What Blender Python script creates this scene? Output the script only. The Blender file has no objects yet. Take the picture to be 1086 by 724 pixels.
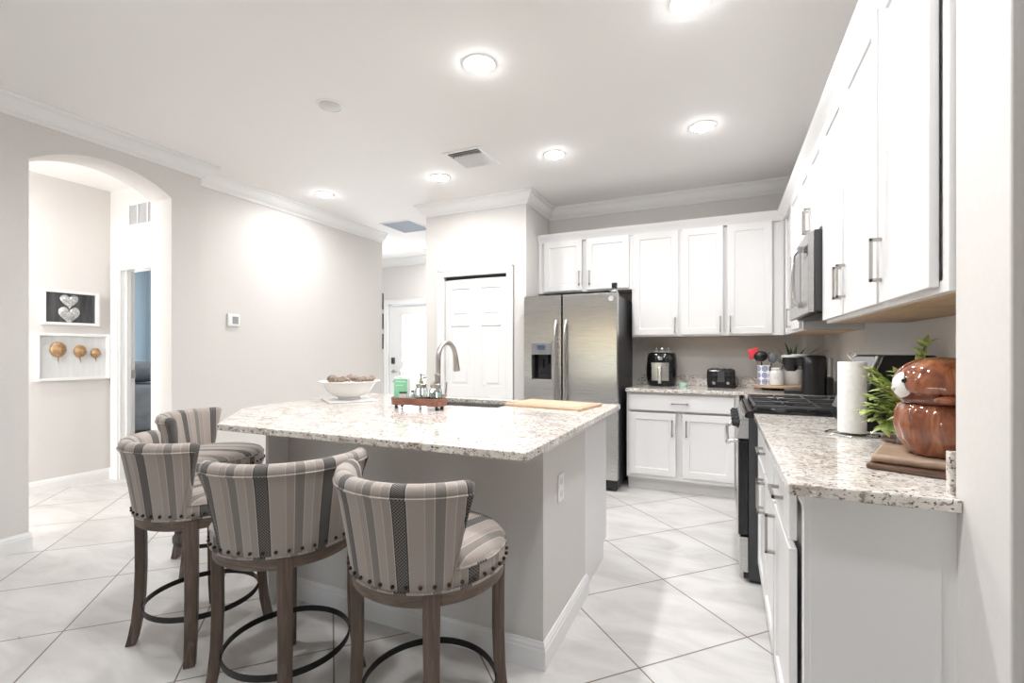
import bpy, bmesh, math, random
from math import sin, cos, pi, radians as R, sqrt
from mathutils import Vector, Matrix, noise as mnoise
random.seed(7)
S = bpy.context.scene
C = S.collection

# ------------------------------------------------------------------ camera
cam_d = bpy.data.cameras.new('camera'); cam = bpy.data.objects.new('camera', cam_d); C.objects.link(cam)
cam_d.sensor_fit = 'HORIZONTAL'; cam_d.sensor_width = 36; cam_d.lens = 502.2/1086*36
cam_d.shift_y = 10.5/1086; cam_d.clip_start = 0.05
cam.location = (0, 0, 1.245); cam.rotation_euler = (R(90), 0, R(24.052))
S.camera = cam
# ------------------------------------------------------------------ world, exposure
w = bpy.data.worlds.new('sky'); S.world = w; w.use_nodes = True
nt = w.node_tree; bg = nt.nodes['Background']
sky = nt.nodes.new('ShaderNodeTexSky'); sky.sky_type = 'NISHITA'; sky.sun_disc = False
sky.sun_elevation = R(42); sky.sun_rotation = R(200)
nt.links.new(sky.outputs[0], bg.inputs[0]); bg.inputs[1].default_value = 0.7
S.view_settings.view_transform = 'Standard'; S.view_settings.look = 'None'
S.view_settings.gamma = 1; S.view_settings.use_curve_mapping = False
S.view_settings.exposure = 0.15
cy = S.cycles
cy.use_denoising = True; cy.max_bounces = 9; cy.diffuse_bounces = 6; cy.glossy_bounces = 4; cy.transmission_bounces = 8
cy.transparent_max_bounces = 8; cy.sample_clamp_indirect = 6; cy.caustics_reflective = False; cy.caustics_refractive = False
LAMP_W = 8.6
def area(name, loc, rot, sx, sy, power, col=(1, 1, 1), shape='RECTANGLE', spread=180):
    d = bpy.data.lights.new(name, 'AREA'); d.shape = shape; d.size = sx; d.size_y = sy; d.energy = power; d.color = col
    d.spread = R(spread)
    o = bpy.data.objects.new(name, d); C.objects.link(o); o.location = loc; o.rotation_euler = rot
    return o
# added fill lamps for the ceiling, hall and bedroom, then daylight at the front door
area('ceiling_fill', (-2.6, -3.95, .7), (R(90+42), 0, 0), 1.9, 1.0, 6, (1.0, .985, .96), spread=150)  # added lamp at the rear opening, tilted up to brighten the ceiling
area('hall_fill', (-4.9, -0.9, 1.5), (R(90), 0, 0), 1.0, 1.8, 62, (.98, .99, 1))  # added lamp with no window behind it, brightens the hall
area('bedroom_fill', (-8.9, 3.9, 1.5), (R(90), 0, R(-90)), 1.4, 1.4, 85, (1, .99, .97))  # added lamp on a windowless wall, lights the bedroom
area('entry_daylight', (-4.739, 6.565, 1.068), (R(90), 0, R(180)), .53, 1.60, 34, (.88, .94, 1))

# ------------------------------------------------------------------ materials
def mat(name, col, rough=.5, metal=0, **k):
    m = bpy.data.materials.new(name); m.use_nodes = True
    b = m.node_tree.nodes['Principled BSDF']
    b.inputs['Base Color'].default_value = (*col, 1); b.inputs['Roughness'].default_value = rough; b.inputs['Metallic'].default_value = metal
    for a, v in k.items(): b.inputs[a.replace('_', ' ')].default_value = v
    return m
def nd(m, t, **props):
    n = m.node_tree.nodes.new(t)
    for a, v in props.items(): setattr(n, a, v)
    return n
def lk(m, a, b): m.node_tree.links.new(a, b)
def pb(m): return m.node_tree.nodes['Principled BSDF']
def ramp(m, stops, interp='LINEAR'):
    r = nd(m, 'ShaderNodeValToRGB'); cr = r.color_ramp; cr.interpolation = interp
    while len(cr.elements) < len(stops): cr.elements.new(.5)
    for e, (p, c) in zip(cr.elements, stops): e.position = p; e.color = (*c, 1)
    return r
def coords(m, scale=(1, 1, 1), kind='Object', rot=(0, 0, 0), loc=(0, 0, 0)):
    t = nd(m, 'ShaderNodeTexCoord'); mp = nd(m, 'ShaderNodeMapping')
    mp.inputs['Scale'].default_value = scale; mp.inputs['Rotation'].default_value = rot; mp.inputs['Location'].default_value = loc
    lk(m, t.outputs[kind], mp.inputs[0]); return mp.outputs[0]
def noise(m, vec, scale, detail=4, rough=.5, dist=0):
    n = nd(m, 'ShaderNodeTexNoise'); n.inputs['Scale'].default_value = scale; n.inputs['Detail'].default_value = detail
    n.inputs['Roughness'].default_value = rough; n.inputs['Distortion'].default_value = dist
    lk(m, vec, n.inputs['Vector']); return n.outputs['Fac']
def bump(m, h, strength=.1, dist=.01):
    b = nd(m, 'ShaderNodeBump'); b.inputs['Strength'].default_value = strength; b.inputs['Distance'].default_value = dist
    lk(m, h, b.inputs['Height']); lk(m, b.outputs[0], pb(m).inputs['Normal'])
def mix(m, fac, a, b, blend='MIX'):
    x = nd(m, 'ShaderNodeMix', data_type='RGBA', blend_type=blend)
    for sock, v in ((x.inputs[0], fac), (x.inputs[6], a), (x.inputs[7], b)):
        if hasattr(v, 'links'): lk(m, v, sock)
        elif isinstance(v, (int, float)): sock.default_value = v
        else: sock.default_value = (*v, 1)
    return x.outputs[2]
def vnoise(name, c1, c2, scale, sc3=(1, 1, 1), rough=.5, metal=0, bmp=0, kind='Object', detail=5, dist=0, **k):
    m = mat(name, c1, rough, metal, **k); v = coords(m, sc3, kind); n = noise(m, v, scale, detail, .55, dist)
    r = ramp(m, [(.35, c1), (.65, c2)]); lk(m, n, r.inputs[0]); lk(m, r.outputs[0], pb(m).inputs['Base Color'])
    if bmp: bump(m, n, bmp, .004)
    return m

WALL = vnoise('greige_wall_paint', (.69, .665, .64), (.705, .68, .655), 60, rough=.75, bmp=.03)
CEIL = vnoise('ceiling_paint', (.86, .845, .83), (.87, .855, .84), 90, rough=.85, bmp=.04)
TRIM = mat('white_trim_paint', (.84, .835, .825), .35)
CAB = mat('white_cabinet_paint', (.795, .785, .782), .32)
KICK = mat('cabinet_kick_paint', (.72, .71, .70), .5)
RAWWOOD = vnoise('raw_maple_underside', (.52, .36, .23), (.60, .43, .29), 5, (1, 10, 1), .55)
NICKEL = mat('brushed_nickel', (.50, .47, .44), .32, 1)
CHROME = mat('chrome', (.75, .75, .76), .12, 1)
BLACKP = mat('black_plastic', (.012, .012, .014), .28)
BLACKG = mat('black_gloss', (.01, .01, .012), .08)
IRON = mat('cast_iron', (.06, .06, .062), .32)
DGREY = mat('dark_grey_enamel', (.06, .06, .064), .38, .3)
CHAR = mat('black_iron_footring', (.012, .012, .013), .45, .4)
BLUEW = vnoise('bedroom_blue_paint', (.38, .45, .50), (.39, .46, .51), 60, rough=.8)
BRASSNAIL = mat('antique_nailhead', (.06, .04, .03), .35, .9)
WHITECER = mat('white_ceramic', (.82, .81, .79), .15)
BLUEGREY = vnoise('return_grille_grey', (.22, .25, .29), (.24, .27, .31), 30, rough=.6)
DARKGAP = mat('dark_gap', (.03, .03, .03), .8)

def steel(name, vertical=False, base=(.58, .575, .57)):
    m = mat(name, base, .27, 1); v = coords(m, (1, 1, 260) if not vertical else (300, 300, 1))
    n = noise(m, v, 3, 3); r = nd(m, 'ShaderNodeMapRange'); r.inputs['To Min'].default_value = .22; r.inputs['To Max'].default_value = .34
    lk(m, n, r.inputs[0]); lk(m, r.outputs[0], pb(m).inputs['Roughness']); pb(m).inputs['Anisotropic'].default_value = .6
    bump(m, n, .02, .001)
    return m
STEEL = steel('brushed_stainless', False)

def granite():
    m = mat('speckled_granite', (.78, .74, .7), .09)
    v = coords(m, (1, 1.5, 1.5)); v2 = coords(m, (1, 1, 1))
    big = noise(m, v, 9, 4, .6, .6); r1 = ramp(m, [(.3, (.50, .42, .355)), (.48, (.71, .66, .605)), (.7, (.81, .78, .745))]); lk(m, big, r1.inputs[0])
    sp = noise(m, v, 46, 3, .6, .3); r2 = ramp(m, [(.56, (0, 0, 0)), (.63, (1, 1, 1))]); lk(m, sp, r2.inputs[0])
    c1 = mix(m, r2.outputs[0], r1.outputs[0], (.30, .25, .215))
    fn = noise(m, v, 95, 2, .5, .2); r3 = ramp(m, [(.615, (0, 0, 0)), (.65, (1, 1, 1))]); lk(m, fn, r3.inputs[0])
    c2 = mix(m, r3.outputs[0], c1, (.035, .03, .03))
    wv = noise(m, v, 30, 2, .5, .2); r4 = ramp(m, [(.60, (0, 0, 0)), (.66, (1, 1, 1))]); lk(m, wv, r4.inputs[0])
    c3 = mix(m, r4.outputs[0], c2, (.86, .84, .82))
    lk(m, c3, pb(m).inputs['Base Color'])
    return m
GRAN = granite()

def floor_mat():
    m = mat('porcelain_floor_tile', (.6, .57, .55), .3)
    t = nd(m, 'ShaderNodeTexCoord'); mp = nd(m, 'ShaderNodeMapping'); mp.vector_type = 'TEXTURE'
    u = .397*sqrt(2)
    mp.inputs['Location'].default_value = (-.302, 2.70, 0); mp.inputs['Rotation'].default_value = (0, 0, R(45)); mp.inputs['Scale'].default_value = (u, u, u)
    lk(m, t.outputs['Object'], mp.inputs[0])
    b = nd(m, 'ShaderNodeTexBrick'); b.offset = 0; b.squash = 1
    b.inputs['Scale'].default_value = 1; b.inputs['Brick Width'].default_value = 1; b.inputs['Row Height'].default_value = 1
    b.inputs['Mortar Size'].default_value = .006; b.inputs['Mortar Smooth'].default_value = .1
    b.inputs['Color1'].default_value = (.70, .68, .665, 1); b.inputs['Color2'].default_value = (.66, .64, .62, 1); b.inputs['Mortar'].default_value = (.20, .165, .14, 1)
    lk(m, mp.outputs[0], b.inputs['Vector'])
    v = coords(m, (1, 2.6, 1), rot=(0, 0, R(20))); n = noise(m, v, 2.2, 7, .6, .8)
    r = ramp(m, [(.3, (.80, .79, .78)), (.55, (1, 1, 1)), (.75, (1.08, 1.08, 1.08))]); lk(m, n, r.inputs[0])
    c = mix(m, 1.0, b.outputs['Color'], r.outputs[0], 'MULTIPLY'); lk(m, c, pb(m).inputs['Base Color'])
    inv = nd(m, 'ShaderNodeMath', operation='SUBTRACT'); inv.inputs[0].default_value = 1; lk(m, b.outputs['Fac'], inv.inputs[1])
    bump(m, inv.outputs[0], .25, .003)
    rr = nd(m, 'ShaderNodeMapRange'); rr.inputs['To Min'].default_value = .22; rr.inputs['To Max'].default_value = .42; lk(m, n, rr.inputs[0]); lk(m, rr.outputs[0], pb(m).inputs['Roughness'])
    return m
TILE = floor_mat()

def fabric():
    m = mat('striped_upholstery', (.35, .3, .27), .95)
    pb(m).inputs['Sheen Weight'].default_value = .15
    a = nd(m, 'ShaderNodeAttribute', attribute_name='suv'); sx = nd(m, 'ShaderNodeSeparateXYZ'); lk(m, a.outputs['Vector'], sx.inputs[0])
    dv = nd(m, 'ShaderNodeMath', operation='DIVIDE'); lk(m, sx.outputs[0], dv.inputs[0]); dv.inputs[1].default_value = .195
    fr = nd(m, 'ShaderNodeMath', operation='FRACT'); lk(m, dv.outputs[0], fr.inputs[0])
    base = (.40, .345, .31); lt = (.49, .44, .40); tp = (.355, .305, .273); gr = (.235, .212, .193); ch = (.035, .033, .033)
    r = ramp(m, [(0, base), (.09, lt), (.105, tp), (.22, lt), (.235, gr), (.375, lt), (.39, base), (.51, lt), (.525, tp), (.64, lt), (.655, ch), (.855, lt), (.87, base)], 'CONSTANT')
    lk(m, fr.outputs[0], r.inputs[0])
    # woven flecks, and a zigzag inside the charcoal stripe
    sc = nd(m, 'ShaderNodeVectorMath', operation='SCALE'); lk(m, a.outputs['Vector'], sc.inputs[0]); sc.inputs['Scale'].default_value = 1
    n = noise(m, sc.outputs[0], 420, 2, .6); nr = ramp(m, [(.3, (.78, .78, .78)), (.7, (1.15, 1.15, 1.15))]); lk(m, n, nr.inputs[0])
    c = mix(m, 1.0, r.outputs[0], nr.outputs[0], 'MULTIPLY')
    chk = nd(m, 'ShaderNodeTexChecker'); chk.inputs['Scale'].default_value = 210; lk(m, sc.outputs[0], chk.inputs['Vector'])
    g1 = nd(m, 'ShaderNodeMath', operation='GREATER_THAN'); lk(m, fr.outputs[0], g1.inputs[0]); g1.inputs[1].default_value = .67
    g2 = nd(m, 'ShaderNodeMath', operation='LESS_THAN'); lk(m, fr.outputs[0], g2.inputs[0]); g2.inputs[1].default_value = .84
    g3 = nd(m, 'ShaderNodeMath', operation='MULTIPLY'); lk(m, g1.outputs[0], g3.inputs[0]); lk(m, g2.outputs[0], g3.inputs[1])
    g4 = nd(m, 'ShaderNodeMath', operation='MULTIPLY'); lk(m, g3.outputs[0], g4.inputs[0]); lk(m, chk.outputs['Fac'], g4.inputs[1])
    c2 = mix(m, g4.outputs[0], c, (.20, .18, .165)); lk(m, c2, pb(m).inputs['Base Color'])
    bump(m, n, .3, .001)
    return m
FAB = fabric()

def wood(name, c1, c2, c3, sc=(14, 14, 1.2), scale=3, rough=.55, kind='Object'):
    m = mat(name, c1, rough); v = coords(m, sc, kind); n = noise(m, v, scale, 8, .6, 1.2)
    r = ramp(m, [(.3, c1), (.52, c2), (.72, c3)]); lk(m, n, r.inputs[0]); lk(m, r.outputs[0], pb(m).inputs['Base Color']); bump(m, n, .12, .002)
    return m
LEGW = wood('weathered_brown_wood', (.075, .047, .035), (.12, .082, .062), (.20, .152, .122))
APRW = wood('weathered_apron_wood', (.10, .067, .05), (.155, .112, .085), (.24, .19, .155), (2.5, 2.5, 14))
BOARDW = wood('pale_cutting_board', (.56, .38, .25), (.63, .45, .31), (.68, .51, .37), (2, 16, 16), 2.5, .45)
WALNUT = wood('dark_walnut', (.07, .035, .022), (.12, .065, .042), (.19, .11, .075), (3, 18, 18), 2.5, .4)
OLIVEW = wood('rounded_brown_board', (.28, .18, .12), (.38, .265, .19), (.47, .35, .26), (3, 14, 14), 2.5, .45)
TRAYW = wood('reddish_tray_wood', (.17, .06, .04), (.26, .105, .07), (.34, .16, .11), (3, 16, 16), 2.5, .4)
DRIFT = wood('dried_bark', (.14, .10, .08), (.30, .23, .18), (.46, .38, .31), (4, 4, 4), 8, .8)
def glaze():
    m = mat('brown_glaze', (.25, .08, .04), .06); pb(m).inputs['Coat Weight'].default_value = .5; pb(m).inputs['Coat Roughness'].default_value = .03
    v = coords(m, (10, 10, 1.6)); n = noise(m, v, 3, 6, .6, 1.0)
    r = ramp(m, [(.3, (.13, .04, .022)), (.5, (.27, .09, .042)), (.75, (.42, .19, .10))]); lk(m, n, r.inputs[0]); lk(m, r.outputs[0], pb(m).inputs['Base Color'])
    return m
GLAZE = glaze()
GLAZED = vnoise('dark_brown_glaze', (.12, .04, .025), (.20, .07, .04), 4, (8, 8, 2), .06, Coat_Weight=.5)
LEAF = vnoise('variegated_leaf', (.16, .26, .05), (.58, .62, .24), 30, rough=.4)
ALOE = vnoise('aloe_leaf', (.035, .09, .045), (.08, .16, .07), 30, rough=.4)
PAPER = vnoise('paper_towel', (.80, .785, .765), (.86, .845, .825), 60, rough=.9, bmp=.5)
def glass(name, col=(1, 1, 1), rough=0.0, ior=1.45):
    m = mat(name, col, rough); pb(m).inputs['Transmission Weight'].default_value = 1; pb(m).inputs['IOR'].default_value = ior; return m
GLASS = glass('clear_glass', (.93, .97, .96))
def emit(name, col, s):
    m = mat(name, col, .5); pb(m).inputs['Emission Color'].default_value = (*col, 1); pb(m).inputs['Emission Strength'].default_value = s; return m
LENS = emit('lit_lamp_lens', (.985, .995, 1), 100)
BLUEDISP = emit('blue_lit_display', (.03, .05, .09), .25)

# ------------------------------------------------------------------ mesh helper
class MB:
    def __init__(s): s.v = []; s.f = []; s.a = {}; s.mi = []
    def add(s, vs, fs, uv=None):
        o = len(s.v); s.v += [tuple(p) for p in vs]; s.f += [tuple(i+o for i in f) for f in fs]
        if uv:
            for i, q in enumerate(uv): s.a[o+i] = q
        return s
    def box(s, x0, y0, z0, x1, y1, z1):
        v = [(x, y, z) for z in (z0, z1) for y in (y0, y1) for x in (x0, x1)]
        return s.add(v, [(0, 2, 3, 1), (4, 5, 7, 6), (0, 1, 5, 4), (1, 3, 7, 5), (3, 2, 6, 7), (2, 0, 4, 6)])
    def grid(s, P, closed_u=False, closed_v=False, uv=None, cap=False):
        nu, nv = len(P), len(P[0]); f = []
        for i in range(nu if closed_u else nu-1):
            for j in range(nv if closed_v else nv-1):
                a, b = (i+1) % nu, (j+1) % nv
                f.append((i*nv+j, a*nv+j, a*nv+b, i*nv+b))
        if cap and not closed_u:
            f.append(tuple(range(nv))); f.append(tuple((nu-1)*nv+j for j in range(nv-1, -1, -1)))
        return s.add([p for r in P for p in r], f, [q for r in uv for q in r] if uv else None)
    def lathe(s, prof, c=(0, 0), n=32, cap=True, fx=1.0, fy=1.0, fn=None):
        P = []
        for r, z in prof:
            row = []
            for k in range(n):
                a = 2*pi*k/n; q = r if fn is None else fn(r, z, a)
                row.append((c[0]+q*cos(a)*fx, c[1]+q*sin(a)*fy, z))
            P.append(row)
        return s.grid(P, closed_v=True, cap=cap)
    def tube(s, pts, r, n=8, closed=False, cap=True):
        pts = [Vector(p) for p in pts]; N = len(pts); P = []; up = None
        rs = r if isinstance(r, (list, tuple)) else [r]*N
        for i, p in enumerate(pts):
            if closed: t = pts[(i+1) % N]-pts[i-1]
            else: t = pts[min(i+1, N-1)]-pts[max(i-1, 0)]
            t.normalize()
            if up is None:
                up = Vector((0, 0, 1)) if abs(t.z) < .9 else Vector((1, 0, 0))
            b = t.cross(up); b.normalize(); up = b.cross(t)
            P.append([tuple(p+rs[i]*(cos(2*pi*k/n)*b+sin(2*pi*k/n)*up)) for k in range(n)])
        return s.grid(P, closed_u=closed, closed_v=True, cap=cap and not closed)
    def bar(s, p0, p1, wx, wy):
        "square bar between two points"
        p0, p1 = Vector(p0), Vector(p1); t = (p1-p0).normalized(); u = Vector((0, 0, 1)) if abs(t.z) < .9 else Vector((0, 1, 0))
        b = t.cross(u).normalized(); u = b.cross(t)
        q = lambda p: [tuple(p+b*sx*wx/2+u*sy*wy/2) for sx, sy in ((-1, -1), (1, -1), (1, 1), (-1, 1))]
        return s.grid([q(p0), q(p1)], closed_v=True, cap=True)
    def prism(s, poly, axis, d0, d1):
        "poly: 2D points; axis 'x': (y,z), 'y': (x,z), 'z': (x,y)"
        m = {'x': lambda p, d: (d, p[0], p[1]), 'y': lambda p, d: (p[0], d, p[1]), 'z': lambda p, d: (p[0], p[1], d)}[axis]
        n = len(poly); v = [m(p, d0) for p in poly]+[m(p, d1) for p in poly]
        return s.add(v, [tuple(range(n)), tuple(range(2*n-1, n-1, -1))]+[(i, (i+1) % n, n+(i+1) % n, n+i) for i in range(n)])
    def sphere(s, c, rx, ry, rz, nu=20, nv=12, fn=None):
        P = []
        for i in range(nv+1):
            th = pi*i/nv; row = []
            for k in range(nu):
                a = 2*pi*k/nu; d = Vector((sin(th)*cos(a), sin(th)*sin(a), cos(th))); q = 1 if fn is None else fn(d)
                if i in (0, nv): d = Vector((1e-4*cos(a), 1e-4*sin(a), d.z))
                row.append((c[0]+rx*d.x*q, c[1]+ry*d.y*q, c[2]+rz*d.z*q))
            P.append(row)
        return s.grid(P, closed_v=True, cap=True)
    def sweep(s, path, prof, closed=False):
        "moulding: 2D path (x,y), profile (out, z); out is to the left of the travel direction"
        N = len(path); P = []
        for i in range(N):
            p = Vector(path[i]).to_2d()
            d0 = (p-Vector(path[i-1]).to_2d()).normalized() if (i > 0 or closed) else None
            d1 = (Vector(path[(i+1) % N]).to_2d()-p).normalized() if (i < N-1 or closed) else None
            d0 = d0 or d1; d1 = d1 or d0
            n0 = Vector((-d0.y, d0.x)); n1 = Vector((-d1.y, d1.x)); mm = (n0+n1)
            mm = mm.normalized(); mm = mm/max(.2, mm.dot(n0))
            P.append([(p.x+mm.x*o, p.y+mm.y*o, z) for o, z in prof])
        return s.grid(P, closed_u=closed, closed_v=True, cap=not closed)
    def build(s, name, m, parent=None, loc=(0, 0, 0), rot=0, smooth=35, bevel=0, seg=2, sub=0):
        me = bpy.data.meshes.new(name); me.from_pydata(s.v, [], s.f); me.update()
        if s.a:
            at = me.attributes.new('suv', 'FLOAT_VECTOR', 'POINT')
            for i, q in s.a.items(): at.data[i].vector = (q[0], q[1], q[2] if len(q) > 2 else 0)
        bm = bmesh.new(); bm.from_mesh(me); bmesh.ops.recalc_face_normals(bm, faces=bm.faces); bm.to_mesh(me); bm.free()
        me.materials.append(m)
        if smooth:
            for p in me.polygons: p.use_smooth = True
            me.set_sharp_from_angle(angle=R(smooth))
        o = bpy.data.objects.new(name, me); C.objects.link(o); o.location = loc; o.rotation_euler = (0, 0, rot)
        if parent: o.parent = parent
        if bevel:
            b = o.modifiers.new('edge', 'BEVEL'); b.width = bevel; b.segments = seg; b.limit_method = 'ANGLE'; b.angle_limit = R(40)
            b.harden_normals = bool(smooth)
        if sub:
            b = o.modifiers.new('soft', 'SUBSURF'); b.levels = sub; b.render_levels = sub
        return o
def tag(o, label, cat, group=None):
    o['label'] = label; o['category'] = cat
    if group: o['group'] = group
    return o
def thing(name, label, cat, loc=(0, 0, 0), rot=0, group=None):
    o = bpy.data.objects.new(name, None); C.objects.link(o); o.location = loc; o.rotation_euler = (0, 0, rot); o.empty_display_size = .1
    return tag(o, label, cat, group)
def struct(o, label=None):
    o['kind'] = 'structure'
    if label: o['label'] = label
    return o
def sempty(name, loc=(0, 0, 0), rot=0):
    o = bpy.data.objects.new(name, None); C.objects.link(o); o.location = loc; o.rotation_euler = (0, 0, rot); o['kind'] = 'structure'; return o
def copy_tree(o, parent=None):
    c = o.copy(); C.objects.link(c)
    if parent: c.parent = parent; c.matrix_parent_inverse = o.matrix_parent_inverse.copy()
    for ch in [q for q in ALLC(o)]: copy_tree(ch, c)
    return c
def ALLC(o): return [q for q in list(C.objects) if q.parent == o]

# ------------------------------------------------------------------ room shell
H = 2.81
struct(MB().box(-9.2, -4.3, -.1, 3.2, 6.8, 0).build('floor', TILE, smooth=0))
struct(MB().box(-9.2, -4.3, H, 3.2, 6.8, H+.1).build('ceiling', CEIL, smooth=0))
struct(MB().box(-9, 6.81, -.12, 0, 16, -.02).build('ground_outside', mat('pale_driveway', (.8, .8, .8), .8), smooth=0))
# left wall with the segmental arch
ya, yb, zs, zp = 1.485, 2.332, 2.46, 2.60
hw = (yb-ya)/2; rise = zp-zs; RR = (hw*hw+rise*rise)/(2*rise); ym = (ya+yb)/2
arc = []
for k in range(25):
    y = ya+(yb-ya)*k/24; arc.append((y, zp-RR+sqrt(RR*RR-(y-ym)**2)))
poly = [(-4.0, 0), (ya, 0)]+arc+[(yb, 0), (2.565, 0), (2.565, H), (-4.0, H)]
struct(MB().prism(poly, 'x', -4.274, -4.0).build('wall_left', WALL, smooth=20))
struct(MB().box(-4.29, 2.565, 0, -4.17, 5.08, H).build('wall_left_recessed', WALL, smooth=0))
# hall beyond the arch
struct(MB().box(-5.62, -1.0, 0, -5.5, 2.76, H).build('wall_hall_left', WALL, smooth=0))
struct(MB().box(-5.5, 2.64, 0, -5.36, 2.76, H).box(-5.36, 2.64, 2.05, -4.593, 2.76, H).box(-4.593, 2.64, 0, -4.291, 2.76, H).build('wall_hall_far', WALL, smooth=0))
struct(MB().box(-5.62, -1.12, 0, -4.275, -1.0, H).build('wall_hall_near', WALL, smooth=0))
# bedroom
struct(MB().box(-9.1, 4.86, 0, -4.291, 4.96, H).build('wall_bedroom_far', BLUEW, smooth=0))
struct(MB().box(-9.1, 2.76, 0, -9.0, 4.86, H).build('wall_bedroom_left', BLUEW, smooth=0))
struct(MB().box(-9.0, 2.65, 0, -5.63, 2.76, H).build('wall_bedroom_near', BLUEW, smooth=0))
# foyer
fx0, fx1 = -5.242, -4.33
struct(MB().box(-6.6, 6.55, 0, fx0, 6.65, H).box(fx0, 6.55, 2.05, fx1, 6.65, H).box(fx1, 6.55, 0, -2.82, 6.65, H).build('wall_foyer_far', WALL, smooth=0))
struct(MB().box(-6.7, 4.97, 0, -6.6, 6.65, H).build('wall_foyer_left', WALL, smooth=0))
struct(MB().box(-6.6, 4.97, 0, -4.291, 5.07, H).build('wall_foyer_near', WALL, smooth=0))
# pantry block
px0, px1, py = -2.94, -1.769, 4.305
dx0, dx1, dz = -2.712, -1.978, 2.032
struct(MB().box(px0, py, 0, dx0, py+.11, H).box(dx0, py, dz, dx1, py+.11, H).box(dx1, py, 0, px1, py+.11, H).build('wall_pantry_front', WALL, smooth=0))
struct(MB().box(px1-.11, py+.11, 0, px1, 5.09, H).build('wall_pantry_right', WALL, smooth=0))
struct(MB().box(px0, py+.11, 0, px0+.11, 6.55, H).build('wall_pantry_left', WALL, smooth=0))
struct(MB().box(-2.82, 4.9, 0, -1.88, 5.0, H).build('wall_pantry_inside', WALL, smooth=0))
# kitchen far and right walls, wing wall at the cabinet end
YB, XR = 4.97, .81
struct(MB().box(px1, YB, 0, XR, YB+.12, H).build('wall_far', WALL, smooth=0))
struct(MB().box(XR, 1.41, 0, XR+.12, YB+.12, H).build('wall_right', WALL, smooth=0))
struct(MB().box(.487, 1.18, 0, 3.1, 1.41, H).build('wall_wing', WALL, smooth=0, bevel=.004))
# rear of the open-plan room with two big glazed openings
struct(MB().box(-4.274, -4.1, 0, -3.3, -4.0, H).box(-3.3, -4.1, 0, -3.2, -4.0, H).box(-3.2, -4.1, 1.75, -1.7, -4.0, H).box(-1.7, -4.1, 0, 3.1, -4.0, H).build('wall_rear', WALL, smooth=0))
struct(MB().box(3.0, -4.0, 0, 3.1, 1.18, H).build('wall_rear_right', WALL, smooth=0))

struct(MB().box(-8, -14, -.15, 3, -4.31, -.03).build('ground_lawn', vnoise('lawn_green', (.10, .20, .05), (.16, .28, .08), 40, rough=.9), smooth=0))
m = MB()
for k in range(7): m.sphere((-6.2+k*.95, -7.2+.2*(k % 2), .55), .65, .55, .85, 18, 12, lambda d: 1+.18*mnoise.noise(d*4+Vector((k, 0, 0))))
hg = m.build('hedge', vnoise('hedge_green', (.06, .16, .07), (.16, .32, .14), 30, rough=.8)); tag(hg, 'green clipped hedge on the lawn outside the rear opening', 'hedge'); hg['kind'] = 'stuff'
# mouldings ----------------------------------------------------------
cp = [(0, 0), (.013, 0), (.013, .018), (.022, .018), (.022, .026), (.034, .032), (.052, .05), (.066, .074), (.070, .088), (.080, .088), (.080, .096), (.090, .100), (.097, .108), (.097, .118), (0, .118)]
crown = [(o, H-.118+z) for o, z in cp]
def trim(n, path, prof, m=TRIM): return struct(MB().sweep(path, prof).build('trim_%d' % n, m, smooth=30))
# out = left of travel: walking towards -y along a left wall has its left side at +x ... travel (0,-1): left = (1,0)
trim(1, [(-4.17, 5.08), (-4.17, 2.565), (-4.0, 2.565), (-4.0, -4.0)], crown)
trim(2, [(XR, YB), (px1, YB), (px1, py), (px0, py), (px0, 6.55), (-6.6, 6.55), (-6.6, 5.08), (-4.17, 5.08)][:5], crown)
trim(3, [(px0, 6.55), (-6.6, 6.55)], crown)
bp = [(0, 0), (.014, 0), (.014, .075), (.011, .08), (.011, .09), (.007, .096), (.005, .105), (0, .107)]
def base(name, path): return struct(MB().sweep(path, bp).build('baseboard_'+name, TRIM, smooth=30))
base('left', [(-4.274, ya), (-4.0, ya), (-4.0, -4.0)])
base('left_recessed', [(-4.17, 5.08), (-4.17, 2.565), (-4.0, 2.565), (-4.0, yb), (-4.274, yb)])
base('hall', [(-5.46, 2.64), (-5.5, 2.64), (-5.5, -1.0)])
base('pantry', [(px1, py), (dx1+.07, py)]); 
base('pantry_left', [(dx0-.07, py), (px0, py), (px0, 6.55), (fx1+.08, 6.55)])
base('foyer', [(fx0-.08, 6.55), (-6.6, 6.55)])

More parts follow.
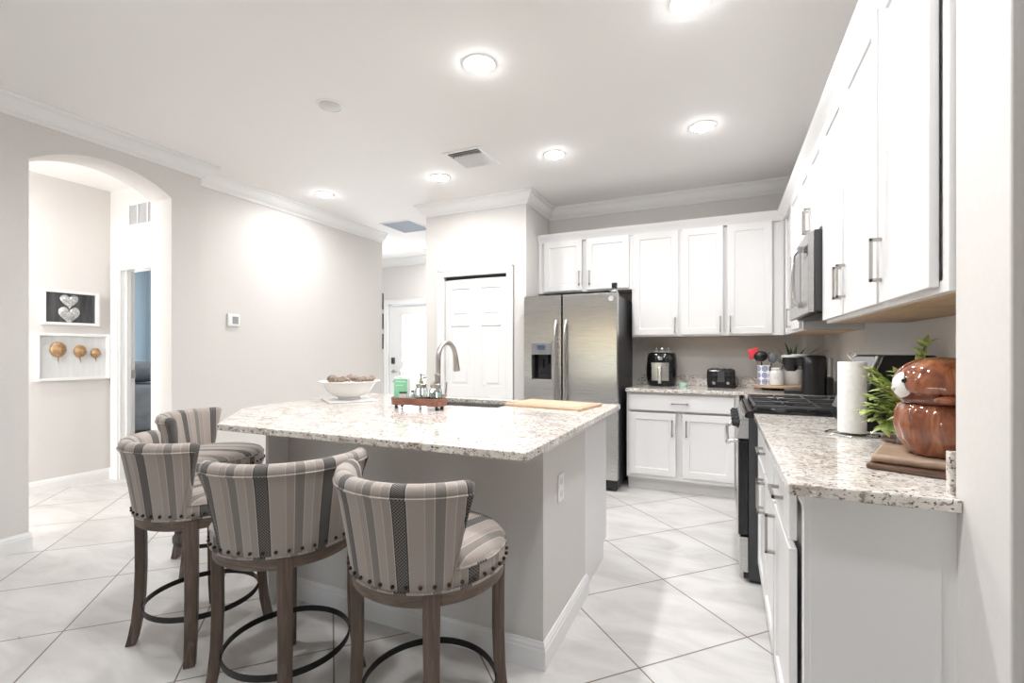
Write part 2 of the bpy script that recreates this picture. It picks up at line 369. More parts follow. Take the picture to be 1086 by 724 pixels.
# door casings and doors ----------------------------------------------
def casing(mb, x0, x1, z1, y, w=.075, t=.016, s=-1):
    for a, b in ((x0-w, x0), (x1, x1+w)): mb.box(a, y, 0, b, y+s*t, z1+w)
    mb.box(x0, y, z1, x1, y+s*t, z1+w)
    for a, b in ((x0-w, x0-w+.02), (x1+w-.02, x1+w)): mb.box(a, y, 0, b, y+s*(t+.006), z1+w)
    mb.box(x0-w, y, z1+w-.02, x1+w, y+s*(t+.006), z1+w)
    return mb
d = sempty('door_1', (dx0, py, 0))      # pantry bifold
casing(MB(), 0, dx1-dx0, dz, 0).build('casing', TRIM, d, smooth=0, bevel=.003)
def panel_leaf(w, h, t, panels):
    "slab with raised panels; front at y=0 facing -y"
    m = MB(); m.box(0, .012, 0, w, t, h)
    xs = [0, .07, w-.07, w]; zs = [0]
    for a, b in panels: zs += [a, b]
    zs.append(h)
    m.box(0, 0, 0, .07, .012, h).box(w-.07, 0, 0, w, .012, h)
    for i in range(0, len(zs), 2): m.box(.07, 0, zs[i], w-.07, .012, zs[i+1])
    for a, b in panels:
        x0, x1 = .07, w-.07; q = .022; g = .035
        v = []
        for ins, yy in ((0, .011), (q, .009), (g, .002)): v += [(x0+ins, yy, a+ins), (x1-ins, yy, a+ins), (x1-ins, yy, b-ins), (x0+ins, yy, b-ins)]
        f = [(8, 9, 10, 11)]
        for k in (0, 4):
            for i in range(4): f.append((k+i, k+(i+1) % 4, k+4+(i+1) % 4, k+4+i))
        m.add(v, f)
    return m
lw = (dx1-dx0)/2-.004
pan = [(.12, .70), (.88, 1.50), (1.60, 1.89)]
for i, sg in ((0, 1), (1, -1)):
    lf = panel_leaf(lw, 1.985, .034, pan).build('door_leaf', TRIM, d, loc=(.003 if i == 0 else lw+.006, .025 if i == 0 else .006, .012), rot=R(-2.2 if i == 0 else 2.2), smooth=0, bevel=.002)
    if i == 1:
        k = MB().lathe([(.006, 0), (.006, .02), (.016, .028), (.018, .04), (.010, .05), (.002, .052)], n=16)
        k.v = [(x, -z, y) for x, y, z in k.v]
        k.build('knob', TRIM, lf, loc=(lw*.36, 0, .90))
MB().box(.01, .03, dz-.035, dx1-dx0-.01, .07, dz).build('dark_gap_strip', DARKGAP, d, smooth=0)  # dark strip stands in for the shaded gap above the leaves
MB().box(0, .10, 0, dx1-dx0, .115, dz).build('pantry_dark_sheet', DARKGAP, d, smooth=0)  # near-black sheet in place of the shaded pantry inside

d = sempty('door_2', (fx0, 6.55, 0))    # glazed front door
fw = fx1-fx0
casing(MB(), 0, fw, 2.045, 0, .08).build('casing', TRIM, d, smooth=0, bevel=.003)
MB().box(0, .03, 0, .235, .075, 2.04).box(fw-.14, .03, 0, fw, .075, 2.04).box(.235, .03, 1.885, fw-.14, .075, 2.04).box(.235, .03, 0, fw-.14, .075, .25)\
  .box(.235, .02, .25, .26, .03, 1.885).box(.235, .02, 1.86, fw-.14, .03, 1.885).box(.235, .02, .25, fw-.14, .03, .275).build('door_slab', TRIM, d, smooth=0, bevel=.003)
MB().box(.235, .045, .25, fw-.14, .055, 1.885).build('glass', glass('door_glass', (1, 1, 1), .05, 1.02), d, smooth=0)
lk_ = MB().box(.055, .0, 1.03, .115, .03, 1.14).build('deadbolt', DGREY, d, smooth=0, bevel=.006)
MB().box(.065, -.004, 1.065, .105, 0, 1.105).build('keypad', mat('keypad_blue_black', (.03, .04, .06), .2), lk_, smooth=0)
hd = MB().lathe([(.03, 0), (.03, .012), (.012, .018), (.012, .05)], n=20); hd.v = [(x+.085, .03-z, y+.905) for x, y, z in hd.v]
hd.tube([(.085, -.015, .905), (.14, -.02, .905), (.20, -.018, .90)], .009); hd.build('lever', NICKEL, d)
MB().box(.075, .025, .72, .09, .03, .74).build('strike', DGREY, d, smooth=0)

d = sempty('door_3', (-5.36, 2.64, 0))  # open bedroom doorway in the hall
casing(MB(), 0, .767, 2.05, 0, .09).build('casing', TRIM, d, smooth=0, bevel=.003)
MB().box(0, 0, 0, .02, .13, 2.05).box(.747, 0, 0, .767, .13, 2.05).box(.02, 0, 2.03, .747, .13, 2.05).box(.02, .05, 0, .035, .09, 2.03).build('jamb', TRIM, d, smooth=0, bevel=.002)
MB().box(.036, .095, .98, .04, .125, 1.06).build('strike_plate', NICKEL, d, smooth=0)

# ------------------------------------------------------------------ cabinets
def shaker(w, h, t=.02, rail=.058, dep=.009):
    "front at y=-t, back at y=0, origin lower left"
    m = MB(); q = .004
    ring = lambda i, y: [(i, y, i), (w-i, y, i), (w-i, y, h-i), (i, y, h-i)]
    v = ring(0, 0)+ring(0, -t)+ring(rail, -t)+ring(rail+q, -t+dep)
    f = [(3, 2, 1, 0), (12, 13, 14, 15)]
    for k in (0, 4, 8):
        for i in range(4): f.append((k+i, k+(i+1) % 4, k+4+(i+1) % 4, k+4+i))
    return m.add(v, f)
def pull(L=.128, vertical=True):
    "bar pull centred on origin, standing off towards -y"
    m = MB(); s = .0055; o = .032
    if vertical:
        m.box(-s, -o, -L/2-s, s, -o+.009, L/2+s).box(-s, -o, L/2-s, s, 0, L/2+s).box(-s, -o, -L/2-s, s, 0, -L/2+s)
    else:
        m.box(-L/2-s, -o, -s, L/2+s, -o+.009, s).box(-L/2-s, -o, -s, -L/2+s, 0, s).box(L/2-s, -o, -s, L/2+s, 0, s)
    return m
def cabinet(name, label, loc, rot, W, D, z0, Hh, fronts, kick=False, group=None, under=False):
    t = thing(name, label, 'cabinet', (loc[0], loc[1], 0), rot, group)
    b = MB(); zb = z0
    if kick: zb = z0+.115
    b.box(0, .018, zb, W, D, z0+Hh)
    st = .035
    b.box(0, 0, zb, st, .018, z0+Hh).box(W-st, 0, zb, W, .018, z0+Hh).box(st, 0, z0+Hh-.04, W-st, .018, z0+Hh).box(st, 0, zb, W-st, .018, zb+.03)
    b.build('carcass', CAB, t, smooth=0, bevel=.0015)
    if kick: MB().box(.002, .075, 0, W-.002, D, zb).build('toe_kick', KICK, t, smooth=0)
    if under: MB().box(.004, .02, z0-.002, W-.004, D, z0+.001).build('underside', RAWWOOD, t, smooth=0)
    for kind, x0, x1, a, c, hp in fronts:
        if kind == 'door': o = shaker(x1-x0, c-a).build('door', CAB, t, loc=(x0, -.001, a), smooth=0, bevel=.0016)
        else:
            o = MB().box(0, -.02, 0, x1-x0, 0, c-a).build('drawer', CAB, t, loc=(x0, -.001, a), smooth=0, bevel=.003)
        if hp: pull(vertical=kind == 'door').build('handle', NICKEL, o, loc=(hp[0]-x0, -.02, hp[1]-a), smooth=0, bevel=.001)
    return t
UZ, UH = 1.385, 1.02
YU = 4.64
gU, gB = 'upper cabinets on the far wall', 'upper cabinets on the right wall'
cabinet('upper_cabinet', 'short white two-door upper cabinet above the stainless refrigerator', (-1.765, YU), 0, .962, YB-YU-.005, 1.845, UZ+UH-1.845,
        [('door', .065, .469, 1.86, 2.365, (.445, 1.98)), ('door', .515, .935, 1.86, 2.365, (.548, 1.98))], group=gU)
cabinet('upper_cabinet', 'tall single-door white upper cabinet right of the refrigerator, above the air fryer', (-.803, YU), 0, .438, YB-YU-.005, UZ, UH,
        [('door', .018, .42, 1.40, 2.365, (.396, 1.49))], group=gU, under=True)
cabinet('upper_cabinet', 'tall two-door white upper cabinet above the toaster, reaching into the corner', (-.365, YU), 0, .84, YB-YU-.005, UZ, UH,
        [('door', .015, .363, 1.40, 2.365, (.34, 1.49)), ('door', .397, .748, 1.40, 2.365, (.421, 1.49))], group=gU, under=True)
XU = .477; r90 = -pi/2; DU = XR-XU-.004
cabinet('upper_cabinet', 'white corner upper cabinet on the right wall beyond the microwave', (XU, 4.615), r90, 1.012, DU, UZ, UH,
        [('door', .55, .985, 1.40, 2.365, (.575, 1.49))], group=gB, under=True)
cabinet('upper_cabinet', 'short white two-door upper cabinet directly above the microwave', (XU, 3.60), r90, .765, DU, 1.872, UZ+UH-1.872,
        [('door', .02, .37, 1.885, 2.365, (.348, 2.0)), ('door', .395, .745, 1.885, 2.365, (.417, 2.0))], group=gB)
cabinet('upper_cabinet', 'tall two-door white upper cabinet between the microwave and the single-door cabinet', (XU, 2.832), r90, .95, DU, UZ, UH,
        [('door', .018, .452, 1.40, 2.365, (.428, 1.535)), ('door', .475, .935, 1.40, 2.365, (.499, 1.535))], group=gB, under=True)
cabinet('upper_cabinet', 'nearest tall single-door white upper cabinet, against the wall end at right', (XU, 1.879), r90, .465, DU, UZ, UH,
        [('door', .012, .415, 1.40, 2.365, (.037, 1.535))], group=gB, under=True)
# crown along the upper cabinets
cc = [(0, 2.365), (.012, 2.365), (.016, 2.385), (.035, 2.41), (.05, 2.43), (.055, 2.445), (0, 2.445)]
struct(MB().sweep([(XU, 1.412), (XU, YU), (-1.765, YU)], cc).build('trim_4', CAB, smooth=30), 'white moulding along the top of the upper cabinets')

# base cabinets
YF = 4.36; XF = .187
cabinet('base_cabinet', 'white base cabinet with wide drawer and two doors below the air fryer', (-.803, YF), 0, .925, YB-YF-.004, 0, .88,
        [('drawer', .02, .886, .722, .858, (.458, .79)), ('door', .02, .424, .15, .70, (.395, .575)), ('door', .48, .886, .15, .70, (.512, .575))], kick=True)
cabinet('base_cabinet', 'plain white corner base cabinet hidden beyond the range', (XF, 4.356), r90, .75, XR-XF-.004, 0, .88, [], kick=True)
cabinet('base_cabinet', 'white base cabinet with one wide drawer and two doors beside the range', (XF, 2.828), r90, .873, XR-XF-.004, 0, .88,
        [('drawer', .02, .86, .722, .858, (.44, .80)), ('door', .02, .432, .13, .70, (.405, .60)), ('door', .452, .86, .13, .70, (.48, .60))], kick=True, group='base cabinets on the right')
nb = cabinet('base_cabinet', 'nearest white base cabinet with one drawer and door, its plain end facing us', (XF, 1.952), r90, .55, XR-XF-.004, 0, .88,
        [('drawer', .02, .44, .722, .858, (.235, .80)), ('door', .02, .44, .13, .70, (.05, .60))], kick=True, group='base cabinets on the right')
MB().box(.549, .014, .0, .5525, XR-XF-.35, .88).build('end_panel', CAB, nb, smooth=0)

# countertops
def slab(poly, z0=.884, z1=.914): return MB().prism(poly, 'z', z0, z1)
bk = thing('countertop', 'speckled granite countertop running along the far wall into the corner', 'countertop', group='granite countertops')
slab([(-.808, 4.315), (.149, 4.315), (.149, 3.605), (XR-.003, 3.605), (XR-.003, YB-.003), (-.808, YB-.003)]).build('worktop', GRAN, bk, smooth=0, bevel=.004)
MB().box(-.80, YB-.024, .914, XR-.024, YB-.003, 1.012).box(XR-.024, 3.605, .914, XR-.003, YB-.003, 1.012).build('backsplash', GRAN, bk, smooth=0, bevel=.002)
rk = thing('countertop', 'speckled granite countertop with a paper towel roll, on the right', 'countertop', group='granite countertops')
slab([(.149, 1.368), (.486, 1.368), (.486, 1.414), (XR-.003, 1.414), (XR-.003, 2.832), (.149, 2.832)]).build('worktop', GRAN, rk, smooth=0, bevel=.004)
MB().box(XR-.024, 1.435, .914, XR-.003, 2.832, 1.012).box(.478, 1.414, .914, XR-.003, 1.435, 1.012).build('backsplash', GRAN, rk, smooth=0, bevel=.002)

# ------------------------------------------------------------------ island
isl = thing('kitchen_island', 'long greige kitchen island with white baseboard under a granite top', 'kitchen island', (-1.3, 2.3, 0))
def ib(m): m.v = [(x+1.3, y-2.3, z) for x, y, z in m.v]; return m
ib(MB().box(-2.03, 1.745, 0, -.645, 2.36, .8835)).build('knee_wall', WALL, isl, smooth=0)
ib(MB().box(-2.03, 2.361, .1, -.66, 2.90, .70).box(-2.03, 2.361, .70, -1.95, 2.90, .8835).box(-1.19, 2.361, .70, -.66, 2.90, .8835).box(-2.03, 2.361, 0, -.66, 2.83, .1)).build('cabinet_body', CAB, isl, smooth=0)
ib(MB().box(-2.052, 1.63, 0, -2.031, 2.90, .8835)).build('end_panel', CAB, isl, smooth=0)
ib(MB().box(-.6445, 1.742, .85, -.632, 2.36, .8835)).build('end_trim', TRIM, isl, smooth=0, bevel=.002)
ib(MB().sweep([(-.66, 2.374), (-.645, 2.374), (-.645, 1.745), (-2.03, 1.745)][::-1], [(-o, z) for o, z in bp])).build('baseboard', TRIM, isl, smooth=30)
for i in range(4):
    x1 = -.665-i*.345
    shaker(.335, .70).build('door', CAB, isl, loc=(x1+1.3, 2.901-2.3, .14), rot=pi, smooth=0, bevel=.0016)
ol = ib(MB().box(-.6445, 1.918, .60, -.638, 1.99, .718)).build('outlet', mat('outlet_white', (.86, .855, .84), .3), isl, smooth=0, bevel=.002)
SOCK = mat('socket_grey', (.68, .67, .66), .4)
for zc in (.632, .686):
    MB().prism([(1.954-2.3+.017*cos(a*pi/8), zc+.0155*sin(a*pi/8)) for a in range(16)], 'x', .6615, .6635).build('socket', SOCK, ol, smooth=0)
# island top with the sink cut out
X0, X1, Y0, Y1 = -2.60, -.587, 1.43, 2.978
sx0, sx1, sy0, sy1 = -1.93, -1.215, 2.50, 2.895
def holed(z0, z1):
    xs, ys = [X0, sx0, sx1, X1], [Y0, sy0, sy1, Y1]; v = []; f = []
    for z in (z0, z1):
        for y in ys:
            for x in xs: v.append((x, y, z))
        v[-16] = (-2.12, Y0, z)              # the near left corner is cut off at an angle
        v.append((X0, 1.92, z))
    for j in range(3):
        for i in range(3):
            if (i, j) == (1, 1): continue
            q = [j*4+i, j*4+i+1, j*4+i+5, j*4+i+4]
            if (i, j) == (0, 0): q.append(16)
            f.append(tuple(q)); f.append(tuple(k+17 for k in reversed(q)))
    for loop in ([0, 1, 2, 3, 7, 11, 15, 14, 13, 12, 8, 4, 16], [5, 6, 10, 9]):
        for a, b in zip(loop, loop[1:]+loop[:1]): f.append((a, b, b+17, a+17))
    return MB().add(v, f)
tag(holed(.884, .914).build('countertop', GRAN, smooth=0, bevel=.004), 'large glossy granite island top with a sink cut into its far side', 'countertop', 'granite countertops')
sk = thing('kitchen_sink', 'undermount stainless sink set into the granite island top', 'sink', (-1.57, 2.70, .70))
a, b, c, e = sx0+1.57-.008, sx1+1.57+.008, sy0-2.70-.008, sy1-2.70+.008
MB().box(a-.012, c-.012, .003, b+.012, e+.012, .02).box(a-.012, c-.012, .02, a, e+.012, .183).box(b, c-.012, .02, b+.012, e+.012, .183).box(a, c-.012, .02, b, c, .183).box(a, e, .02, b, e+.012, .183).build('basin', STEEL, sk, smooth=0)
MB().lathe([(.045, .0205), (.045, .024), (.03, .024), (.028, .021)], n=24).build('drain', CHROME, sk)
fc = thing('faucet', 'tall brushed gooseneck faucet with pull-down spray head behind the tray', 'faucet', (-1.566, 2.42, .914))
MB().lathe([(.028, 0), (.028, .008), (.022, .012), (.021, .10), (.017, .11)], n=24).build('base', NICKEL, fc)
pts = [(0, 0, .1+.02*i) for i in range(10)]+[(0, .10-.10*cos(t), .285+.10*sin(t)) for t in [pi*k/16*.93 for k in range(17)]]
MB().tube(pts, .0145, 14).build('neck', NICKEL, fc)
e = Vector(pts[-1]); MB().tube([e+Vector((0, -.001, .012)), e+Vector((0, .004, -.015)), e+Vector((0, .012, -.06)), e+Vector((0, .016, -.095)), e+Vector((0, .017, -.102))], [.0145, .017, .019, .0225, .020], 16).build('spray_head', NICKEL, fc)
MB().tube([(.02, 0, .065), (.05, 0, .068), (.055, -.0, .07)], [.011, .010, .009], 10).tube([(.05, 0, .068), (.06, -.005, .11), (.066, -.01, .15)], .005, 8).build('lever', NICKEL, fc)

# ------------------------------------------------------------------ refrigerator
fr = thing('refrigerator', 'side-by-side stainless refrigerator with dark sides and water dispenser', 'refrigerator', (-1.293, 4.169, 0))
def fb(m): m.v = [(x+1.293, y-4.169, z) for x, y, z in m.v]; return m
fb(MB().box(-1.735, 4.245, .03, -.85, 4.93, 1.745)).build('case', DGREY, fr, smooth=0, bevel=.006)
fb(MB().box(-1.73, 4.20, .02, -.855, 4.25, .10)).build('base_grille', BLACKP, fr, smooth=0, bevel=.004)
fz = fb(MB().box(-1.736, 4.170, .105, -1.655, 4.24, 1.766).box(-1.458, 4.170, .105, -1.366, 4.24, 1.766).box(-1.655, 4.170, .105, -1.458, 4.24, .985).box(-1.655, 4.170, 1.325, -1.458, 4.24, 1.766)).build('freezer_door', STEEL, fr, smooth=0)
fd = fb(MB().box(-1.352, 4.170, .105, -.849, 4.24, 1.766)).build('fridge_door', STEEL, fr, smooth=0, bevel=.008, seg=3)
for x, par in ((-1.412, fz), (-1.318, fd)):
    m = MB(); n = 17
    m.tube([(x, 4.170-.052*min(1, sin(pi*k/(n-1))*3.5)-.004, .50+1.03*k/(n-1)) for k in range(n)], .0135, 12)
    m.box(x-.012, 4.15, 1.49, x+.012, 4.171, 1.53).box(x-.012, 4.15, .50, x+.012, 4.171, .54)
    fb(m).build('handle', NICKEL, par)
dp = fb(MB().box(-1.6545, 4.165, 1.215, -1.4585, 4.239, 1.325)).build('dispenser', mat('dispenser_panel', (.30, .30, .31), .25, .6), fz, smooth=0, bevel=.002)
fb(MB().box(-1.60, 4.163, 1.262, -1.52, 4.166, 1.305)).build('display', BLUEDISP, dp, smooth=0)
fb(MB().box(-1.6545, 4.225, .985, -1.4585, 4.239, 1.215).box(-1.6545, 4.172, .985, -1.4585, 4.225, .998).box(-1.645, 4.172, .998, -1.63, 4.225, 1.215).box(-1.58, 4.20, 1.09, -1.555, 4.225, 1.17).box(-1.53, 4.195, 1.13, -1.50, 4.225, 1.21)).build('recess', BLACKG, fz, smooth=0)
fb(MB().box(-1.662, 4.167, .978, -1.655, 4.171, 1.332).box(-1.458, 4.167, .978, -1.451, 4.171, 1.332).box(-1.662, 4.167, .978, -1.451, 4.171, .985)).build('dispenser_frame', CHROME, fz, smooth=0)
bd = MB().lathe([(.0235, 0), (.0235, .003), (.020, .004), (.020, .0025), (.002, .0025)], n=28)
bd.tube([(-.009, .004, .0035), (-.004, .010, .0035), (-.003, -.004, .0035), (-.009, -.008, .0035)], .0012, 5).tube([(.009, .009, .0035), (.003, .006, .0035), (.008, .001, .0035), (.002, -.006, .0035), (.009, -.008, .0035)], .0012, 5)
bd.v = [(x-.905, 4.170-z, y+1.712) for x, y, z in bd.v]
fb(bd).build('round_badge', mat('badge_silver', (.75, .75, .75), .3, .5), fd)
fb(MB().box(-1.36, 4.20, .105, -1.357, 4.24, 1.766).box(-.93, 4.19, 1.766, -.86, 4.25, 1.775)).build('hinge_cover', BLACKP, fr, smooth=0)
cm = thing('electronic_device', 'tiny black device on a white stand, on top of the refrigerator', 'device', (-.885, 4.22, 1.7755))
MB().box(-.028, -.028, 0, .028, .028, .008).box(-.006, -.006, .008, .006, .006, .03).build('stand', TRIM, cm, smooth=0, bevel=.002)
cb = MB().box(-.022, -.02, .03, .022, .02, .082).build('body', BLACKP, cm, smooth=0, bevel=.006)
le = MB().lathe([(.011, 0), (.011, .004), (.002, .005)], n=16); le.v = [(x, -.02-z, y+.06) for x, y, z in le.v]; le.build('lens', BLACKG, cb)

# ------------------------------------------------------------------ range
rg = thing('gas_range', 'stainless slide-in gas range with black grates and knobs', 'range', (.12, 3.22, 0))
def rb(m): m.v = [(x-.12, y-3.22, z) for x, y, z in m.v]; return m
y0, y1 = 2.838, 3.598
rb(MB().box(.125, y0, .02, .785, y1, .895)).build('body', DGREY, rg, smooth=0, bevel=.003)
rb(MB().prism([(.105, .905), (.105, .89), (.125, .885), (.80, .885), (.80, .925), (.12, .925)], 'y', y0-.003, y1+.003)).build('cooktop', BLACKG, rg, smooth=0, bevel=.003)
dr = rb(MB().box(.075, y0+.004, .255, .123, y1-.004, .765)).build('oven_door', BLACKG, rg, smooth=0, bevel=.004)
rb(MB().box(.072, y0+.006, .255, .075, y0+.09, .765).box(.072, y1-.09, .255, .075, y1-.006, .765).box(.072, y0+.09, .255, .075, y1-.09, .33).box(.072, y0+.09, .66, .075, y1-.09, .765)).build('door_trim', STEEL, dr, smooth=0)
hm = MB(); hz = .735
hm.tube([(.075, y0+.06, hz+.02), (.045, y0+.06, hz+.02), (.028, y0+.065, hz+.012), (.022, y0+.08, hz+.004), (.02, y0+.12, hz), (.018, 3.22, hz), (.02, y1-.12, hz), (.022, y1-.08, hz+.004), (.028, y1-.065, hz+.012), (.045, y1-.06, hz+.02), (.075, y1-.06, hz+.02)], .0125, 12)
rb(hm).build('handle', CHROME, dr)
rb(MB().box(.08, y0+.004, .055, .123, y1-.004, .245)).build('drawer', STEEL, rg, smooth=0, bevel=.004)
rb(MB().box(.13, y0+.02, .0, .75, y1-.02, .02).box(.10, y0+.01, .02, .125, y1-.01, .055)).build('kick', BLACKP, rg, smooth=0)
rb(MB().prism([(.068, .775), (.124, .775), (.124, .885), (.105, .905), (.095, .905)], 'y', y0, y1)).build('control_panel', STEEL, rg, smooth=0, bevel=.003)
for i in range(5):
    k = MB().lathe([(.026, 0), (.026, .006), (.021, .008), (.019, .034), (.016, .037), (.002, .037)], n=20).box(-.004, -.019, .034, .004, .019, .042)
    ko = k.build('knob', mat('knob_metal', (.05, .05, .052), .22, .8) if i == 0 else bpy.data.materials['knob_metal'], rg)
    ko.location = (.083-.12, y0+.09+i*.145-3.22, .842); ko.rotation_euler = (0, R(-78), 0)
for gi in range(3):
    gm = MB(); ga = y0+.02+gi*.243; gb = ga+.236; xa, xb = .15, .765; zt = .957; t = .014
    for yy in (ga+.006, gb-.006): gm.box(xa, yy-.008, zt-t, xb, yy+.008, zt)
    for xx in (xa+.006, (xa+xb)/2, xb-.006): gm.box(xx-.006, ga, zt-t, xx+.006, gb, zt)
    for xx in (xa+.155, xb-.155):
        gm.box(xx-.005, ga, zt-t, xx+.005, ga+.075, zt).box(xx-.005, gb-.075, zt-t, xx+.005, gb, zt)
        gm.box(xx-.14, (ga+gb)/2-.005, zt-t, xx-.045, (ga+gb)/2+.005, zt).box(xx+.045, (ga+gb)/2-.005, zt-t, xx+.14, (ga+gb)/2+.005, zt)
    for xx in (xa, xb-.014):
        for yy in (ga, gb-.014): gm.box(xx, yy, .9255, xx+.014, yy+.014, zt-t)
    rb(gm).build('grate', IRON, rg, smooth=0, bevel=.003)
    for xx in (xa+.155, xb-.155):
        bm_ = MB().lathe([(.048, .9255), (.046, .934), (.036, .936), (.036, .942), (.03, .946), (.002, .946)], (xx-.12, (ga+gb)/2-3.22), 20).build('burner', IRON, rg)

# ------------------------------------------------------------------ microwave
mw = thing('microwave', 'stainless over-the-range microwave with chrome loop handle', 'microwave', (.40, 3.22, 1.44))
def mb_(m): m.v = [(x-.40, y-3.22, z-1.44) for x, y, z in m.v]; return m
mb_(MB().box(.425, y0, 1.452, .80, y1, 1.868)).build('case', DGREY, mw, smooth=0, bevel=.003)
mdr = mb_(MB().box(.398, y0+.16, 1.445, .424, y1, 1.862)).build('door', STEEL, mw, smooth=0, bevel=.004)
mb_(MB().box(.396, y0+.26, 1.52, .399, y1-.07, 1.80)).build('window', BLACKG, mdr, smooth=0)
mb_(MB().tube([(.398, y0+.20, 1.80), (.37, y0+.20, 1.795), (.355, y0+.20, 1.77), (.35, y0+.20, 1.65), (.355, y0+.20, 1.53), (.37, y0+.20, 1.505), (.398, y0+.20, 1.50)], .011, 12).box(.372, y0+.185, 1.79, .398, y0+.215, 1.82).box(.372, y0+.185, 1.485, .398, y0+.215, 1.515)).build('handle', CHROME, mdr)
mcp = mb_(MB().box(.398, y0, 1.445, .424, y0+.158, 1.862)).build('control_panel', STEEL, mw, smooth=0, bevel=.003)
mb_(MB().box(.3965, y0+.02, 1.74, .3985, y0+.14, 1.80)).build('display', BLACKG, mcp, smooth=0)
mb_(MB().box(.44, y0+.03, 1.440, .78, y1-.03, 1.453)).build('underside', BLACKP, mw, smooth=0)

# ------------------------------------------------------------------ bar stools
def arc_pt(r, th): return (r*sin(th), -r*cos(th))        # th=0 at the back (-y)
def make_stool():
    t = thing('bar_stool', 'striped stool', 'bar stool', group='striped swivel bar stools at the island')
    # apron and seat
    MB().lathe([(.205, .528), (.234, .528), (.242, .534), (.242, .568), (.236, .572), (.205, .572)], n=48).build('apron', APRW, t)
    m = MB(); prof = [(.205, .570), (.240, .572), (.247, .585), (.249, .610), (.248, .628)]
    ring = lambda r, z: [(r*cos(2*pi*k/48), r*sin(2*pi*k/48), z) for k in range(49)]
    m.grid([ring(r, z) for r, z in prof], uv=[[(2*pi*k/48*.248+.03, z) for k in range(49)] for r, z in prof])
    prof = [(.248, .628), (.244, .642), (.232, .655), (.20, .666), (.12, .674), (.04, .676), (.0005, .676)]
    m.grid([ring(r, z) for r, z in prof], uv=[[(r*cos(2*pi*k/48)+.052, r*sin(2*pi*k/48)) for k in range(49)] for r, z in prof])
    st_ = m.build('seat', FAB, t)
    wm = MB().tube([(.2485*cos(2*pi*k/48), .2485*sin(2*pi*k/48), .630) for k in range(48)], .0035, 6, closed=True)
    for i, p in enumerate(wm.v): wm.a[i] = (math.atan2(p[0], -p[1])*.248, p[2])
    wm.build('piping', FAB, st_)
    # wrap-round backrest
    ZB, ZT_ = .574, .885
    outer = [(.246, ZB), (.252, .61), (.259, .66), (.270, .73), (.282, .80), (.292, .845)]
    top = [(.295, .853), (.295, .866), (.290, .878), (.278, .885), (.262, .884), (.248, .876), (.238, .862)]
    inner = [(.229, .825), (.214, .75), (.202, .69), (.196, .64), (.20, ZB)]
    loop = outer+top+inner
    half_ = lambda z: R(57)+R(12)*(z-ZB)/(ZT_-ZB)
    N = 40; P = []; UV = []
    for i in range(N+1):
        q = -1+2*i/N; e = min(1, (1-abs(q))/.075); sc = sqrt(max(0.0, 1-(1-e)**2))
        row = []; ur = []
        for j, (r, z) in enumerate(loop):
            rc = .226+(z-ZB)*.135
            r2 = rc+(r-rc)*(.45+.55*sc)
            th = q*half_(z)
            zz = z-(1-sc)*.010*(1 if z > .82 else 0)
            x, y = arc_pt(r2, th); row.append((x, y, zz)); ur.append((th*.27+.03, z if j < len(outer) else z+.013*j))
        P.append(row); UV.append(ur)
    bk_ = MB().grid(P, closed_v=True, uv=UV, cap=True).build('backrest', FAB, t, smooth=60)
    # welt along the outer rim and down both ends
    def rim(q, r, z):
        x, y = arc_pt(r, q*half_(z)); return (x, y, z)
    wp = [rim(-.975, r-.003, z) for r, z in outer[:-1]]+[rim(-.965+1.93*k/36, .2955, .850) for k in range(37)]+[rim(.975, r-.003, z) for r, z in outer[:-1]][::-1]
    wm = MB(); wm.tube(wp, .0042, 6)
    for i, p in enumerate(wm.v): wm.a[i] = (math.atan2(p[0], -p[1])*.27+.03, p[2]+.2)
    wm.build('welt', FAB, bk_)
    # lower piping ring
    wm = MB().tube([(.248*cos(2*pi*k/48), .248*sin(2*pi*k/48), .575) for k in range(48)], .0042, 6, closed=True)
    for i, p in enumerate(wm.v): wm.a[i] = (math.atan2(p[0], -p[1])*.258+.045, p[2])
    wm.build('piping', FAB, t)
    n0 = MB().sphere((0, 0, 0), .0062, .0062, .0062, 8, 6).build('nailhead', BRASSNAIL, t)
    for k in range(40):
        a = 2*pi*k/40; nn = n0 if k == 0 else n0.copy()
        if k: C.objects.link(nn)
        nn.location = (.2525*cos(a), .2525*sin(a), .593)
    # foot ring and legs turn with their own yaw
    bandp = [(.2145, .155), (.2185, .155), (.2185, .177), (.2145, .177)]
    m = MB(); Pb = [[(r*cos(2*pi*k/56), r*sin(2*pi*k/56), z) for r, z in bandp] for k in range(56)]
    m.grid(Pb, closed_u=True, closed_v=True); m.build('foot_ring', CHAR, t)
    for a in range(4):
        m = MB(); rows = []
        for z, r, wd in ((0, .262, .040), (.03, .254, .041), (.10, .241, .043), (.20, .231, .045), (.32, .227, .046), (.45, .2275, .047), (.53, .230, .048), (.571, .2315, .048)):
            hx = wd/2; dep = .036 if z < .5 else .034
            rows.append([(r+sx*dep/2, sy*hx, z) for sx, sy in ((-1, -1), (1, -1), (1, 1), (-1, 1))])
        m.grid(rows, closed_v=True, cap=True)
        lg = m.build('leg', LEGW, t, smooth=30, bevel=.004); lg.rotation_euler = (0, 0, a*pi/2)
    return t
stool0 = make_stool()
STOOLS = [  # x, y, seat heading (deg, 0 = facing +y), leg yaw (deg), label
    (-.88, 1.31, -8, 35, 'striped bar stool nearest the corner of the island, its seat turned to the right'),
    (-1.49, 1.28, 50, 47, 'middle striped bar stool with its back squarely towards us'),
    (-2.12, 1.37, -14, 47, 'left striped bar stool, beside the bare floor and in front of the rear stool'),
    (-2.77, 1.87, -61, 20, 'rear striped bar stool facing the left end of the island, mostly hidden'),
]
